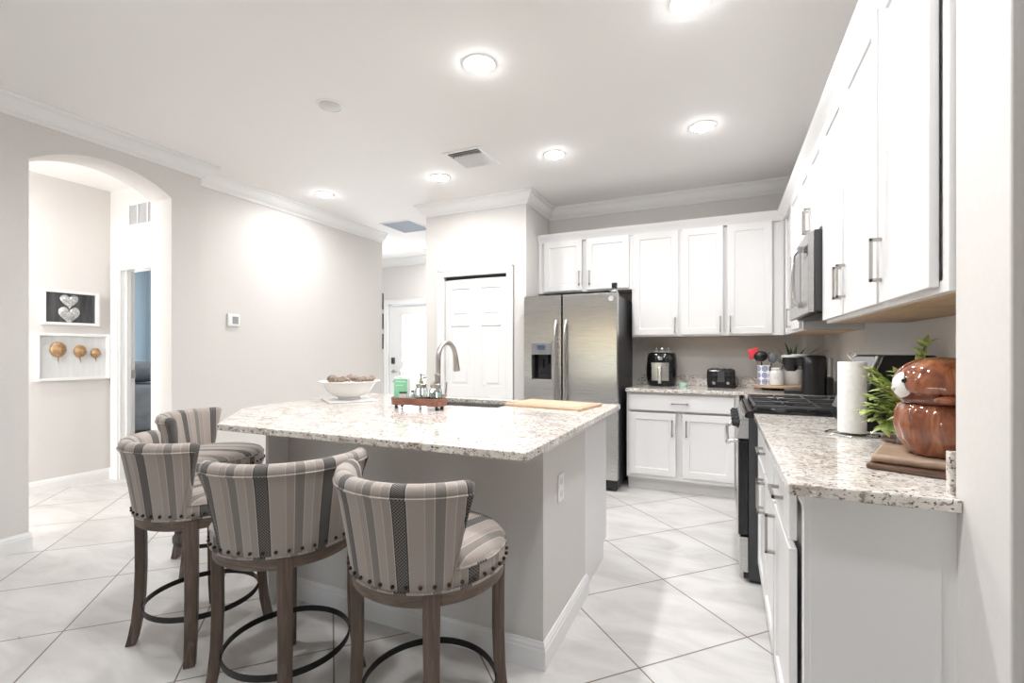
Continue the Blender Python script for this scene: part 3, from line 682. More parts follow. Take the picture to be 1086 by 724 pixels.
for i, (x, y, hd_, ly, lab) in enumerate(STOOLS):
    o = stool0 if i == len(STOOLS)-1 else copy_tree(stool0)
    o.location = (x, y, 0); o.rotation_euler = (0, 0, R(hd_)); o['label'] = lab
    k = 0
    for ch in ALLC(o):
        if ch.name.startswith('leg'): ch.rotation_euler = (0, 0, R(ly-hd_)+k*pi/2); k += 1

# ------------------------------------------------------------------ things on the island
fm = thing('serving_board', 'thin white square board under the bowl on the island', 'board', (-2.31, 2.475, .9145), R(-30))
fm.rotation_euler = (0, 0, R(-35))
MB().box(-.165, -.155, 0, .165, .155, .009).build('slab', mat('white_marble', (.80, .79, .78), .3), fm, smooth=0, bevel=.003)
bw = thing('bowl', 'wide white footed bowl holding dried bark on the island', 'bowl', (-2.31, 2.475, .924))
MB().lathe([(.002, .002), (.072, .0), (.077, .004), (.072, .016), (.105, .030), (.135, .055), (.155, .085), (.165, .108), (.194, .118), (.196, .122), (.193, .124), (.160, .114), (.148, .085), (.128, .060), (.09, .036), (.05, .026), (.002, .022)], n=48, cap=True).build('body', WHITECER, bw)
def drift(L, r, amp, seed, flat=.6):
    m = MB(); pts = []; rs = []
    for k in range(14):
        u = k/13; pts.append((L*(u-.5), amp*sin(3.1*u+seed), .02*sin(5*u+seed*2))); rs.append(r*(.35+sin(pi*u)**.6*.8+.18*sin(9*u+seed)))
    m.tube(pts, rs, 10)
    m.v = [(x+.006*mnoise.noise(Vector((x*40, y*40, z*40+seed))), y+.012*mnoise.noise(Vector((x*50+3, y*50, z*50))), z*flat+.012*mnoise.noise(Vector((x*50, y*50+7, z*50)))) for x, y, z in m.v]
    return m
for L, r, amp, seed, loc, rot, lab in ((.20, .034, .02, 1.0, (-2.235, 2.505, 1.062), .5, 'long ridged piece of dried bark leaning over the right rim of the bowl'),
        (.12, .022, .01, 2.2, (-2.315, 2.42, 1.048), .3, 'short flat piece of dried bark lying in the middle of the bowl'),
        (.075, .030, .012, 4.0, (-2.425, 2.445, 1.065), 1.2, 'small curled piece of dried bark at the left of the bowl')):
    tag(drift(L, r, amp, seed).build('dried_bark', DRIFT, loc=loc, rot=rot), lab, 'dried bark', 'dried bark in the white bowl')

tr = thing('serving_tray', 'reddish wooden footed tray holding soap dispensers beside the faucet', 'tray', (-1.60, 2.27, .914), R(2))
tl, tw, tz = .178, .062, .024
def stad(l, w_, n=10):
    return [(l-w_+w_*cos(a), w_*sin(a)) for a in [(-pi/2+pi*k/n) for k in range(n+1)]]+[(-l+w_+w_*cos(a), w_*sin(a)) for a in [(pi/2+pi*k/n) for k in range(n+1)]]
rows = [[(x, y, z) for x, y in stad(l, w_)] for l, w_, z in ((tl-.02, tw-.02, tz), (tl-.004, tw-.004, tz), (tl, tw, tz+.04), (tl-.006, tw-.006, tz+.042), (tl-.010, tw-.010, tz+.012), (tl-.03, tw-.03, tz+.011))]
MB().grid(rows, closed_v=True, cap=True).build('body', TRAYW, tr, smooth=40)
for x, y in ((-.135, -.03), (.135, -.03), (-.135, .03), (.135, .03)):
    MB().lathe([(.002, .0005), (.008, .002), (.010, .010), (.007, .018), (.008, .0245)], (x, y), 12).build('foot', IRON, tr)
def on_tray(dx, dy): a = R(2); return (-1.60+dx*cos(a)-dy*sin(a), 2.27+dx*sin(a)+dy*cos(a), .9495)
GREEN = mat('green_soap_label', (.25, .58, .36), .35)
sp = thing('soap_bottle', 'tall clear soap bottle with green label and white pump on the tray', 'soap bottle', on_tray(-.115, .0), R(24))
sp.scale = (1, 1, 1)
b = MB().prism([(x, y) for x, y in ((-.040, -.026), (.040, -.026), (.042, -.02), (.042, .02), (.040, .026), (-.040, .026), (-.042, .02), (-.042, -.02))], 'z', 0, .145)
b.lathe([(.03, .145), (.016, .156), (.016, .165)], n=20).build('bottle', mat('pale_soap', (.78, .86, .80), .15), sp, smooth=40, bevel=.004)
lb = MB().box(-.041, -.0275, .012, .036, -.0268, .135).build('label', GREEN, sp, smooth=0)
MB().box(-.010, -.0285, .052, .034, -.0277, .062).build('print', mat('label_dark', (.03, .06, .05), .5), lb, smooth=0)
MB().box(-.012, -.0283, .014, .034, -.0277, .05).build('print', mat('label_pale', (.72, .70, .66), .5), lb, smooth=0)
MB().box(-.035, -.0283, .118, .03, -.0277, .123).box(-.03, -.0283, .098, .012, -.0277, .102).build('print', mat('label_mint', (.6, .8, .68), .5), lb, smooth=0)
def pump(par, z, m_, s=1.0):
    MB().lathe([(.014*s, z), (.014*s, z+.018*s), (.006*s, z+.021*s), (.005*s, z+.055*s), (.010*s, z+.057*s), (.010*s, z+.066*s), (.002, z+.067*s)], n=16)\
      .tube([(0, 0, z+.061*s), (.025*s, 0, z+.061*s), (.036*s, 0, z+.056*s)], [.0055*s, .0045*s, .0035*s], 8).build('pump', m_, par)
pump(sp, .165, WHITECER, 1.15)
def jar(loc, lab, liquid):
    t = thing('soap_dispenser', lab, 'soap dispenser', loc, group='glass jar soap dispensers on the tray')
    MB().lathe([(.002, 0), (.032, 0), (.036, .004), (.037, .07), (.034, .082), (.027, .09), (.027, .098), (.0245, .098), (.0245, .09), (.031, .08), (.034, .07), (.033, .008), (.002, .005)], n=28).build('jar', GLASS, t)
    MB().lathe([(.002, .0065), (.032, .0065), (.0335, .03+liquid), (.002, .03+liquid)], n=24).build('liquid', glass('liquid_%d' % int(liquid*1000), (.80, .93, .90), .05, 1.33), t)
    MB().lathe([(.0295, .09), (.0295, .108), (.026, .111), (.002, .111)], n=28).build('lid', NICKEL, t)
    pump(t, .111, NICKEL, .85)
jar(on_tray(.015, .0), 'glass jar soap dispenser with metal pump in the middle of the tray', .02)
jar(on_tray(.105, .01), 'glass jar soap dispenser with greenish soap at the right end of the tray', .035)
sm_ = thing('bottle', 'small white bottle between the green soap and the glass jar', 'bottle', on_tray(-.045, .005))
MB().lathe([(.002, 0), (.013, 0), (.0145, .003), (.0145, .05), (.009, .057)], n=18).build('bottle', WHITECER, sm_)
MB().lathe([(.009, .057), (.009, .070), (.002, .071)], n=18).build('cap', mat('grey_cap', (.25, .25, .27), .4), sm_)
ds = thing('soap_pump', 'slim metal soap pump standing in the island behind the tray', 'soap dispenser', (-1.72, 2.455, .914))
MB().lathe([(.02, 0), (.02, .006), (.011, .01), (.011, .12), (.008, .125)], n=18).build('body', NICKEL, ds)
MB().tube([(0, 0, .125), (0, 0, .155), (0, .02, .168), (0, .06, .166)], [.007, .007, .007, .005], 10).build('spout', NICKEL, ds)
cbd = thing('cutting_board', 'pale wooden cutting board lying on the island beside the sink', 'cutting board', (-.945, 2.735, .9145), R(-9))
MB().box(-.252, -.155, 0, .252, .155, .018).build('board', BOARDW, cbd, smooth=0, bevel=.006, seg=3)
rr = .012; gx, gy = .232, .135
MB().tube([(-gx, -gy, .0182), (gx, -gy, .0182), (gx, gy, .0182), (-gx, gy, .0182)], .0018, 6, closed=True).build('groove', OLIVEW, cbd)

# ------------------------------------------------------------------ far counter
af = thing('air_fryer', 'black air fryer with silver drawer handle near the refrigerator', 'air fryer', (-.545, 4.79, .9145))
def sq(rx, ry, z, n=32, e=.38):
    f = lambda v: math.copysign(abs(v)**(e*2), v)
    return [(rx*f(cos(2*pi*k/n)), ry*f(sin(2*pi*k/n)), z) for k in range(n)]
MB().grid([sq(.118, .118, 0), sq(.130, .125, .012), sq(.142, .136, .10), sq(.142, .138, .17), sq(.136, .132, .26), sq(.128, .124, .305), sq(.115, .11, .318), sq(.06, .06, .322)], closed_v=True, cap=True).build('body', BLACKG, af, smooth=50)
dw = MB().grid([[(x*1.0, -.1405-.008*(1-(x/.08)**2), z) for z in (.055, .075, .12, .19)] for x in [-.078+.156*k/10 for k in range(11)]]).grid([[(x, -.142-.008*(1-(x/.08)**2), z) for z in (.19, .192, .222, .224)] for x in [-.08+.16*k/10 for k in range(11)]])
dwo = dw.build('drawer_front', STEEL, af)
MB().box(-.017, -.185, .03, .017, -.148, .19).build('handle', mat('satin_silver', (.7, .7, .7), .25, .9), dwo, smooth=0, bevel=.008, seg=3)
MB().lathe([(.02, 0), (.02, .004), (.002, .006)], n=20).build('dial', STEEL, af, loc=(0, -.128, .262)).rotation_euler = (R(90), 0, 0)
wr = thing('wire_rack', 'small white wire rack lying on top of the air fryer', 'rack', (-.535, 4.79, 1.237))
wm = MB().tube([(.085*cos(2*pi*k/28), .085*sin(2*pi*k/28), .004) for k in range(28)], .003, 6, closed=True)
for k in range(-3, 4): wm.tube([(k*.024, -sqrt(.085**2-(k*.024)**2), .004), (k*.024, sqrt(.085**2-(k*.024)**2), .004)], .0025, 6)
wm.build('grid', TRIM, wr)
for x in (-.055, 0, .055):
    MB().tube([(x-.012, -.06, .006), (x-.01, -.06, .03), (x+.002, -.06, .045), (x+.012, -.06, .006)], .0025, 6).build('loop', CHROME, wr)
ct = thing('sponge_tray', 'small pale green dish between the air fryer and the toaster', 'dish', (-.35, 4.78, .9145))
MB().lathe([(.002, 0), (.035, 0), (.045, .012), (.045, .03), (.040, .03), (.038, .012), (.002, .010)], n=24, fx=1, fy=.7).build('dish', mat('mint_dish', (.55, .78, .68), .2), ct)
MB().box(-.025, -.018, .0105, .025, .018, .034).build('sponge', mat('pale_sponge', (.72, .80, .72), .9), ct, smooth=0, bevel=.005)
ts = thing('toaster', 'black four-slot toaster against the granite backsplash', 'toaster', (-.02, 4.80, .9145))
MB().box(-.118, -.13, .008, .118, .10, .172).build('body', BLACKG, ts, smooth=30, bevel=.024, seg=4)
MB().box(-.112, -.122, 0, .112, .09, .012).build('base', BLACKP, ts, smooth=0)
fpl = MB().box(-.105, -.1335, .03, .105, -.129, .150).build('front_panel', mat('black_satin', (.02, .02, .022), .2), ts, smooth=0, bevel=.002)
for x in (-.058, .058):
    MB().box(x-.012, -.136, .06, x+.012, -.1335, .145).build('slot', DARKGAP, fpl, smooth=0)
    MB().box(x-.02, -.155, .105, x+.02, -.134, .12).build('lever', BLACKP, fpl, smooth=0, bevel=.004)
    k = MB().lathe([(.014, 0), (.013, .014), (.002, .015)], n=18); k.v = [(x+p, -.134-q, .046+r_) for p, r_, q in k.v]; k.build('dial', CHROME, fpl)
MB().box(-.03, -.1355, .055, .03, -.1335, .145).build('badge_plate', mat('grey_plate', (.12, .12, .13), .3, .6), fpl, smooth=0)
sm2 = MB()
for x in (-.075, -.03, .03, .075): sm2.box(x-.014, -.09, .1715, x+.014, .07, .1728)
sm2.build('bread_slots', DARKGAP, ts, smooth=0)
MB().tube([(.116, .0, .10), (.14, -.01, .085), (.146, -.02, .05), (.135, -.03, .01), (.12, .05, .006), (.12, .09, .03)], .004, 6).build('cord', BLACKP, ts)

# lazy susan and its load
ls = thing('turntable', 'round pale wooden turntable in the far corner holding jars and a plant', 'turntable', (.44, 4.70, .9145))
MB().lathe([(.002, .022), (.205, .022), (.212, .027), (.212, .038), (.205, .042), (.002, .042)], n=48).build('disc', BOARDW, ls)
MB().lathe([(.002, .0), (.13, .0), (.13, .022), (.002, .022)], n=36).build('foot', DARKGAP, ls)
ZT = .9570
def canister_mat():
    m = mat('blue_medallion_ceramic', (.85, .85, .85), .2)
    a = nd(m, 'ShaderNodeAttribute', attribute_name='suv'); 
    fr_ = nd(m, 'ShaderNodeVectorMath', operation='FRACTION'); lk(m, a.outputs['Vector'], fr_.inputs[0])
    sb = nd(m, 'ShaderNodeVectorMath', operation='SUBTRACT'); lk(m, fr_.outputs[0], sb.inputs[0]); sb.inputs[1].default_value = (.5, .5, 0)
    ln = nd(m, 'ShaderNodeVectorMath', operation='LENGTH'); lk(m, sb.outputs[0], ln.inputs[0])
    r = ramp(m, [(0, (.05, .08, .30)), (.10, (.75, .77, .82)), (.17, (.10, .14, .42)), (.26, (.70, .73, .80)), (.33, (.05, .08, .30)), (.42, (.86, .86, .86))], 'CONSTANT'); lk(m, ln.outputs['Value'], r.inputs[0]); lk(m, r.outputs[0], pb(m).inputs['Base Color'])
    return m
cn = thing('utensil_canister', 'white canister with blue medallions holding cooking utensils', 'canister', (.325, 4.66, ZT))
n = 32; cprof = [(.002, 0), (.050, 0), (.053, .003), (.053, .165), (.050, .168), (.047, .165), (.047, .01), (.002, .008)]
cmb = MB(); cmb.grid([[(r_*cos(2*pi*k/n), r_*sin(2*pi*k/n), z) for k in range(n+1)] for r_, z in cprof], uv=[[(k/n*6, z/.055) for k in range(n+1)] for r_, z in cprof])
cmb.build('canister', canister_mat(), cn)
RED = mat('red_silicone', (.72, .04, .05), .35)
def utensil(name, lab, m_, head, base_, tip):
    t = thing(name, lab, 'utensil', (.325+base_[0], 4.66+base_[1], ZT+.0095), group='utensils in the blue canister')
    b = Vector((0, 0, 0)); e = Vector(tip)-Vector((base_[0], base_[1], 0)); mid = b.lerp(e, .72)
    MB().tube([b+Vector((0, 0, .004)), mid], .0055, 8).build('handle', OLIVEW if m_ is RED else BLACKP, t)
    o = (MB().box(-head[0], -head[1], -head[2], head[0], head[1], head[2]).build('head', m_, t, smooth=30, bevel=.0095, seg=4) if m_ is RED else MB().sphere((0, 0, 0), *head, 16, 10).build('head', m_, t, smooth=60))
    o.location = b.lerp(e, .9); o.rotation_euler = Vector((0, 0, 1)).rotation_difference(e-b).to_euler()
utensil('spatula', 'red silicone spatula leaning left out of the blue canister', RED, (.044, .010, .045), (.0, .01), (-.085, .05, .29))
utensil('ladle', 'black ladle leaning over the blue canister rim in front of the red spatula', BLACKP, (.056, .034, .046), (-.005, -.012), (-.03, -.02, .262))
utensil('spoon', 'grey cooking spoon leaning right out of the blue canister', mat('grey_nylon', (.16, .17, .18), .4), (.036, .010, .045), (.01, .0), (.075, .02, .245))
wj = thing('lidded_jar', 'white lidded stoneware jar in front of the blue canister', 'jar', (.415, 4.60, ZT))
MB().lathe([(.002, 0), (.050, 0), (.055, .006), (.056, .10), (.050, .118), (.040, .126), (.040, .136)], n=36).build('body', WHITECER, wj)
MB().lathe([(.044, .136), (.044, .146), (.036, .150), (.002, .151)], n=30).build('lid', WHITECER, wj)
MB().tube([(.03, -.03, .138), (.042, -.034, .15), (.036, -.03, .17)], .005, 8).build('clasp', IRON, wj)
em = MB()
for dx, pts in ((-.018, [(0, 0), (0, .03)]), (-.004, [(0, 0), (0, .03)]), (.0, [(.0, .015), (.014, .03)]), (.0, [(0, .015), (.014, 0)])):
    em.tube([(dx+p[0], -.0555, .05+p[1]) for p in pts], .0014, 5)
em.build('lettering', mat('grey_letters', (.45, .45, .45), .6), wj)
pt_ = thing('potted_plant', 'spiky green succulent in a white pot on the turntable', 'plant', (.55, 4.74, ZT))
MB().lathe([(.002, 0), (.054, 0), (.058, .004), (.066, .125), (.062, .128), (.058, .122), (.054, .10), (.002, .10)], n=36).build('pot', WHITECER, pt_)
def blade(L, wd, yaw, elev, curl, n=9):
    "a tapering leaf with thickness, from the origin"
    P = []; p = Vector((0, 0, 0)); e = elev; dirh = Vector((cos(yaw), sin(yaw), 0)); side = Vector((-sin(yaw), cos(yaw), 0))
    for k in range(n+1):
        u = k/n; wv = wd*(1-u)**.65*(.75+.5*sin(pi*min(1, u*1.2)))+.0006
        dv = dirh*cos(e)+Vector((0, 0, 1))*sin(e); up = side.cross(dv)
        P.append([tuple(p-side*wv), tuple(p-up*wv*.25), tuple(p+side*wv), tuple(p+up*wv*.12)])
        p = p+dv*(L/n); e -= curl/n
    return P
fm_ = MB(); rs = random.Random(5)
for yaw, L, el in ((172, .24, 42), (158, .20, 36), (165, .20, 62), (0, .30, 38), (-15, .22, 50), (20, .20, 66), (90, .20, 60), (120, .22, 72), (60, .2, 75), (-90, .16, 55), (-100, .16, 66), (-50, .2, 62), (140, .18, 80), (-60, .2, 45), (10, .26, 48)):
    P = blade(L*1.28, .024, R(yaw), R(el+8), R(28)); P = [[(x, y, z+.115) for x, y, z in r_] for r_ in P]; fm_.grid(P, closed_v=True, cap=True)
fm_.build('leaves', ALOE, pt_)

# coffee machine in the corner
cf = thing('coffee_machine', 'black capsule coffee machine standing behind the range', 'coffee machine', (.64, 4.29, .9145), R(-8))
MB().grid([sq(.085, .10, 0), sq(.088, .103, .01), sq(.084, .10, .20), sq(.082, .098, .285), sq(.07, .085, .30), sq(.03, .03, .303)], closed_v=True, cap=True).build('body', BLACKP, cf, smooth=50)
MB().grid([[(-.155+.06*cos(2*pi*k/20)*s_, .06*sin(2*pi*k/20)*s_, z) for k in range(20)] for s_, z in ((.55, .175), (.8, .20), (.98, .25), (1.0, .283))], closed_v=True, cap=True).box(-.12, -.05, .215, -.04, .05, .283).build('brew_head', BLACKP, cf, smooth=40, bevel=.003)
MB().lathe([(.066, .284), (.068, .295), (.060, .302), (.002, .303)], (-.155, 0), 24).box(-.15, -.022, .296, -.03, .022, .309).build('lever_lid', mat('silver_plastic', (.75, .75, .75), .3, .3), cf, smooth=30)
MB().box(-.20, -.06, 0, -.075, .06, .03).build('cup_stand', BLACKP, cf, smooth=0, bevel=.005)
MB().box(.078, -.08, 0, .122, .08, .135).build('tank_base', BLACKP, cf, smooth=0, bevel=.008)
tk = MB(); tk.box(.086, -.065, .136, .12, .065, .29); tk.build('water_tank', GLASS, cf, smooth=0, bevel=.01)

# slant-front black bread box right of the range, and its board and dishes
bb = thing('countertop_appliance', 'black slant-front countertop appliance with silver bar behind the paper towel', 'appliance', (.65, 2.60, .9145))
MB().prism([(-.15, 0), (.13, 0), (.13, .30), (.115, .315), (-.045, .315), (-.06, .305), (-.15, .06)], 'y', -.22, .22).build('body', BLACKP, bb, smooth=20, bevel=.008, seg=3)
MB().prism([(-.155, .062), (-.149, .06), (-.059, .305), (-.065, .307)], 'y', -.175, .21).build('front_panel', mat('smoky_panel', (.22, .23, .24), .18, .5), bb, smooth=0)
MB().prism([(-.162, .058), (-.151, .055), (-.058, .308), (-.069, .312)], 'y', -.205, -.176).build('silver_bar', NICKEL, bb, smooth=0, bevel=.002)

pt = thing('paper_towel_roll', 'white paper towel roll on a wire stand on the right counter', 'paper towel', (.467, 2.27, .9145))
MB().tube([(.088*cos(2*pi*k/40), .088*sin(2*pi*k/40), .004) for k in range(40)], .0032, 6, closed=True).tube([(-.088, 0, .004), (.088, 0, .004)], .003, 6)\
  .tube([(0, 0, .004), (0, 0, .295), (.006, 0, .307), (.014, 0, .318), (.008, 0, .328), (-.008, 0, .328), (-.014, 0, .318), (-.006, 0, .307), (0, 0, .30)], .0028, 8).build('stand', CHROME, pt)
MB().lathe([(.019, .010), (.046, .010), (.048, .012), (.048, .286), (.046, .289), (.019, .289), (.019, .010)], n=48, cap=False).build('roll', PAPER, pt)

wb = thing('serving_board', 'dark wooden board under the white dish beside the black appliance', 'board', (.648, 2.17, .9145), R(20))
MB().prism(stad(.115, .07, 8), 'z', 0, .016).build('board', WALNUT, wb, smooth=30, bevel=.004)
wd_ = thing('dish', 'shallow white dish on the dark board behind the paper towel', 'dish', (.655, 2.175, .931))
MB().lathe([(.002, .0), (.05, .0), (.066, .006), (.074, .026), (.071, .028), (.060, .012), (.002, .008)], n=36).build('dish', WHITECER, wd_)
wc = thing('wooden_bowl', 'small brown wooden bowl stacked in the white dish', 'bowl', (.655, 2.175, .9395))
MB().lathe([(.002, 0), (.035, 0), (.052, .012), (.060, .036), (.055, .037), (.045, .016), (.002, .008)], n=36).build('bowl', TRAYW, wc)

# leafy plant
lp = thing('potted_plant', 'leafy plant with yellow-green variegated leaves behind the cookie jar', 'plant', (.585, 1.985, .9145))
MB().lathe([(.002, 0), (.045, 0), (.048, .004), (.055, .09), (.051, .092), (.046, .08), (.002, .078)], n=30).build('pot', mat('black_pot', (.03, .03, .03), .4), lp)
stm = MB(); lvm = MB(); rs = random.Random(11)
for a, L, el in ((175, .14, 50), (200, .15, 38), (150, .19, 62), (225, .2, 50), (250, .18, 60), (100, .2, 70), (60, .2, 66), (20, .18, 62), (270, .28, 86), (-20, .2, 66), (185, .11, 22), (210, .12, 12), (300, .22, 70), (170, .14, 30), (240, .15, 30), (345, .27, 72), (190, .22, 66)):
    yaw = R(a); el0 = R(el); p = Vector((0, 0, .08)); pts = [p.copy()]; e = el0
    nseg = 9
    for k in range(nseg):
        dv = Vector((cos(yaw)*cos(e), sin(yaw)*cos(e), sin(e))); p = p+dv*(L/nseg); pts.append(p.copy()); e -= .05
        if k >= 2:
            for sg in (-1, 1):
                yl = yaw+sg*R(55)+rs.uniform(-.3, .3); P = blade(.040+.012*rs.random(), .0165, yl, e+rs.uniform(-.3, .35), .8, 5)
                lvm.grid([[(x+p.x, y+p.y, z+p.z) for x, y, z in r_] for r_ in P], closed_v=True, cap=True)
    P = blade(.05, .011, yaw, e, .5, 5); lvm.grid([[(x+p.x, y+p.y, z+p.z) for x, y, z in r_] for r_ in P], closed_v=True, cap=True)
    stm.tube(pts, .0022, 5)
stm.build('stems', mat('green_stem', (.12, .16, .05), .6), lp); lvm.build('leaves', LEAF, lp)

# boards under the cookie jar and the jar
cb1 = thing('cutting_board', 'thin dark wooden board at the bottom of the stack under the cookie jar', 'cutting board', (.572, 1.685, .9145), R(-24))
MB().box(-.165, -.13, 0, .165, .13, .014).build('board', WALNUT, cb1, smooth=0, bevel=.004)
cb2 = thing('cutting_board', 'thick brown round-edged wooden board directly under the cookie jar', 'cutting board', (.568, 1.705, .929), R(-20))
MB().box(-.155, -.115, 0, .15, .125, .024).build('board', OLIVEW, cb2, smooth=30, bevel=.011, seg=4)
cj = thing('cookie_jar', 'glossy brown ceramic dog cookie jar with white muzzle', 'cookie jar', (.56, 1.705, .9535), R(0)); cj.scale = (.97, .97, .97)
def folds(r, z, a): return r*(1+.035*sin(7*a+1.5*sin(z*14))+.02*sin(13*a+z*20))
MB().lathe([(.002, 0), (.065, 0), (.076, .006), (.098, .045), (.107, .085), (.104, .12), (.094, .146), (.088, .150), (.002, .150)], n=72, fn=folds).build('body', GLAZE, cj, smooth=60)
dome = [(.088, .1505), (.098, .153), (.102, .165), (.105, .19), (.101, .22), (.088, .248), (.066, .268), (.036, .281), (.002, .285)]
def dome_r(z):
    for (r0, z0), (r1, z1) in zip(dome, dome[1:]):
        if z0 <= z <= z1: return r0+(r1-r0)*(z-z0)/(z1-z0)
    return .002
ld = MB().lathe(dome, n=72, fy=.97, fn=lambda r, z, a: r*(1+.022*sin(9*a+z*12)+.012*sin(4*a))).build('lid', GLAZED, cj, smooth=60)
MB().sphere((-.084, -.020, .202), .034, .038, .041, 24, 16, lambda d: 1+.10*max(0, -d.x)).build('muzzle', WHITECER, ld, smooth=60)
MB().sphere((-.1, -.054, .217), .009, .007, .0085, 14, 10).build('eye', BLACKG, ld)
MB().sphere((-.1185, -.024, .192), .006, .010, .007, 14, 10).build('nose', mat('pale_nose', (.60, .52, .49), .3), ld)
for sg in (-1, 1):
    em = MB(); P = []
    for i in range(19):
        u = i/18; row = []
        for j in range(13):
            vv = j/12; z = .281-.104*vv
            spread = R(30)+R(50)*sin(pi*min(1, .18+.74*vv))
            ang = sg*(R(100)-(u-.5)*2*spread)
            edge = min(1, min(u, 1-u)*7, (1.02-vv)*6)
            rr_ = dome_r(z)*1.02+.001+.012*max(0, edge)**.6+.0025*cos(18*u+3*vv)
            row.append((rr_*cos(ang), rr_*sin(ang)*.97, z))
        P.append(row)
    em.grid(P); eo = em.build('ear', GLAZE, ld, smooth=60)
    so = eo.modifiers.new('thick', 'SOLIDIFY'); so.thickness = .006; so.offset = -1
MB().sphere((-.02, -.104, .166), .034, .022, .013, 18, 10).build('paw', GLAZE, cj, smooth=60)

# ------------------------------------------------------------------ hall and bedroom
def frame_box(name, lab, y0, y1, z0, z1, dep, backm, w_=.024):
    t = thing(name, lab, 'picture frame', (-5.4995, (y0+y1)/2, z0), 0, 'white shadow-box frames in the hall')
    hy = (y1-y0)/2; hh = z1-z0
    MB().box(0, -hy, 0, dep, -hy+w_, hh).box(0, hy-w_, 0, dep, hy, hh).box(0, -hy+w_, 0, dep, hy-w_, w_).box(0, -hy+w_, hh-w_, dep, hy-w_, hh).build('frame', TRIM, t, smooth=0, bevel=.002)
    MB().box(0, -hy+w_, w_, .008, hy-w_, hh-w_).build('backing', backm, t, smooth=0)
    return t
blk = vnoise('smoky_black_picture', (.025, .025, .028), (.09, .09, .095), 3, (1, 9, 1), .35)
f1 = frame_box('picture_frame', 'white box frame with two silver hearts on black, above the other frame', 2.118, 2.535, 1.485, 1.80, .04, blk)
def heart(s_):
    P = [[], []]; pts = []
    for k in range(28):
        a = 2*pi*k/28; pts.append((s_*16*sin(a)**3/16, s_*(13*cos(a)-5*cos(2*a)-2*cos(3*a)-cos(4*a))/16))
    return pts
SILV = vnoise('silver_wire_heart', (.35, .35, .35), (.75, .75, .75), 60, rough=.3, metal=.6)
for s_, z in ((.080, .098), (.068, .225)):
    pts = heart(s_); m = MB()
    m.grid([[(.0085+h_, p[0]*k+.0-.0, z+p[1]*k*1.15) for p in pts] for k, h_ in ((1, 0), (.85, .012), (.5, .02), (.05, .022))], closed_v=True, cap=True)
    m.build('heart', SILV, f1, loc=(0, -.01, 0))
f2 = frame_box('picture_frame', 'wide white box frame with three bronze shells, below the heart picture', 2.074, 2.62, .982, 1.41, .045, vnoise('pale_blue_board', (.66, .67, .67), (.72, .73, .73), 2, (1, 14, 1), .7))
BRZ = vnoise('bronze_shell', (.30, .17, .08), (.52, .34, .18), 40, rough=.35, metal=.3)
for y, z, r_ in ((-.115, .275, .062), (.045, .262, .052), (.165, .245, .042)):
    m = MB().sphere((.012, 0, 0), .03, r_*.95, r_*1.2, 24, 14, lambda d: 1-.12*max(0, -d.z)).tube([(.012, 0, -r_*1.0), (.012, .004, -r_*2.1)], [.006, .001], 6)
    m.build('shell', BRZ, f2, loc=(.008, y, z))
vt = thing('wall_vent', 'white rectangular air return vent above the hall doorway', 'vent', (-4.95, 2.6395, 2.42))
MB().box(-.24, -.012, 0, -.215, 0, .235).box(.215, -.012, 0, .24, 0, .235).box(-.215, -.012, 0, .215, 0, .025).box(-.215, -.012, .21, .215, 0, .235).box(-.085, -.012, .025, -.07, 0, .21).box(.07, -.012, .025, .085, 0, .21).build('frame', TRIM, vt, smooth=0, bevel=.002)
m = MB()
for k in range(16): m.prism([(-.009, .03+k*.0113), (-.001, .036+k*.0113), (0, .036+k*.0113), (-.008, .03+k*.0113)], 'x', -.215, .215)
m.build('louvres', KICK, vt, smooth=0); MB().box(-.215, -.0008, .025, .215, 0, .21).build('backing', mat('vent_grey', (.55, .55, .56), .7), vt, smooth=0)
th = thing('thermostat', 'small white wall thermostat with grey screen on the recessed left wall', 'thermostat', (-4.1695, 2.965, 1.48))
MB().box(0, -.058, 0, .022, .058, .112).build('body', mat('thermostat_white', (.85, .85, .84), .35), th, smooth=0, bevel=.006)
MB().box(.0215, -.018, .02, .0235, .040, .088).build('screen', mat('grey_screen', (.30, .31, .32), .2), th, smooth=0)
# dark frames on the end of the recessed wall
for z0, z1, lab in ((1.808, 2.023, 'topmost of three dark picture frames at the corner by the entry'), (1.542, 1.75, 'middle of three dark picture frames at the corner by the entry'), (1.277, 1.479, 'lowest of three dark picture frames at the corner by the entry')):
    t = thing('picture_frame', lab, 'picture frame', (-4.235, 5.0805, z0), 0, 'dark frames at the entry corner'); hh = z1-z0
    MB().box(-.075, 0, 0, .072, .02, .02).box(-.075, 0, hh-.02, .072, .02, hh).box(-.075, 0, .02, -.055, .02, hh-.02).box(.052, 0, .02, .072, .02, hh-.02).build('frame', DGREY, t, smooth=0)
    MB().box(-.055, 0, .02, .052, .008, hh-.02).build('picture', BLUEW, t, smooth=0)
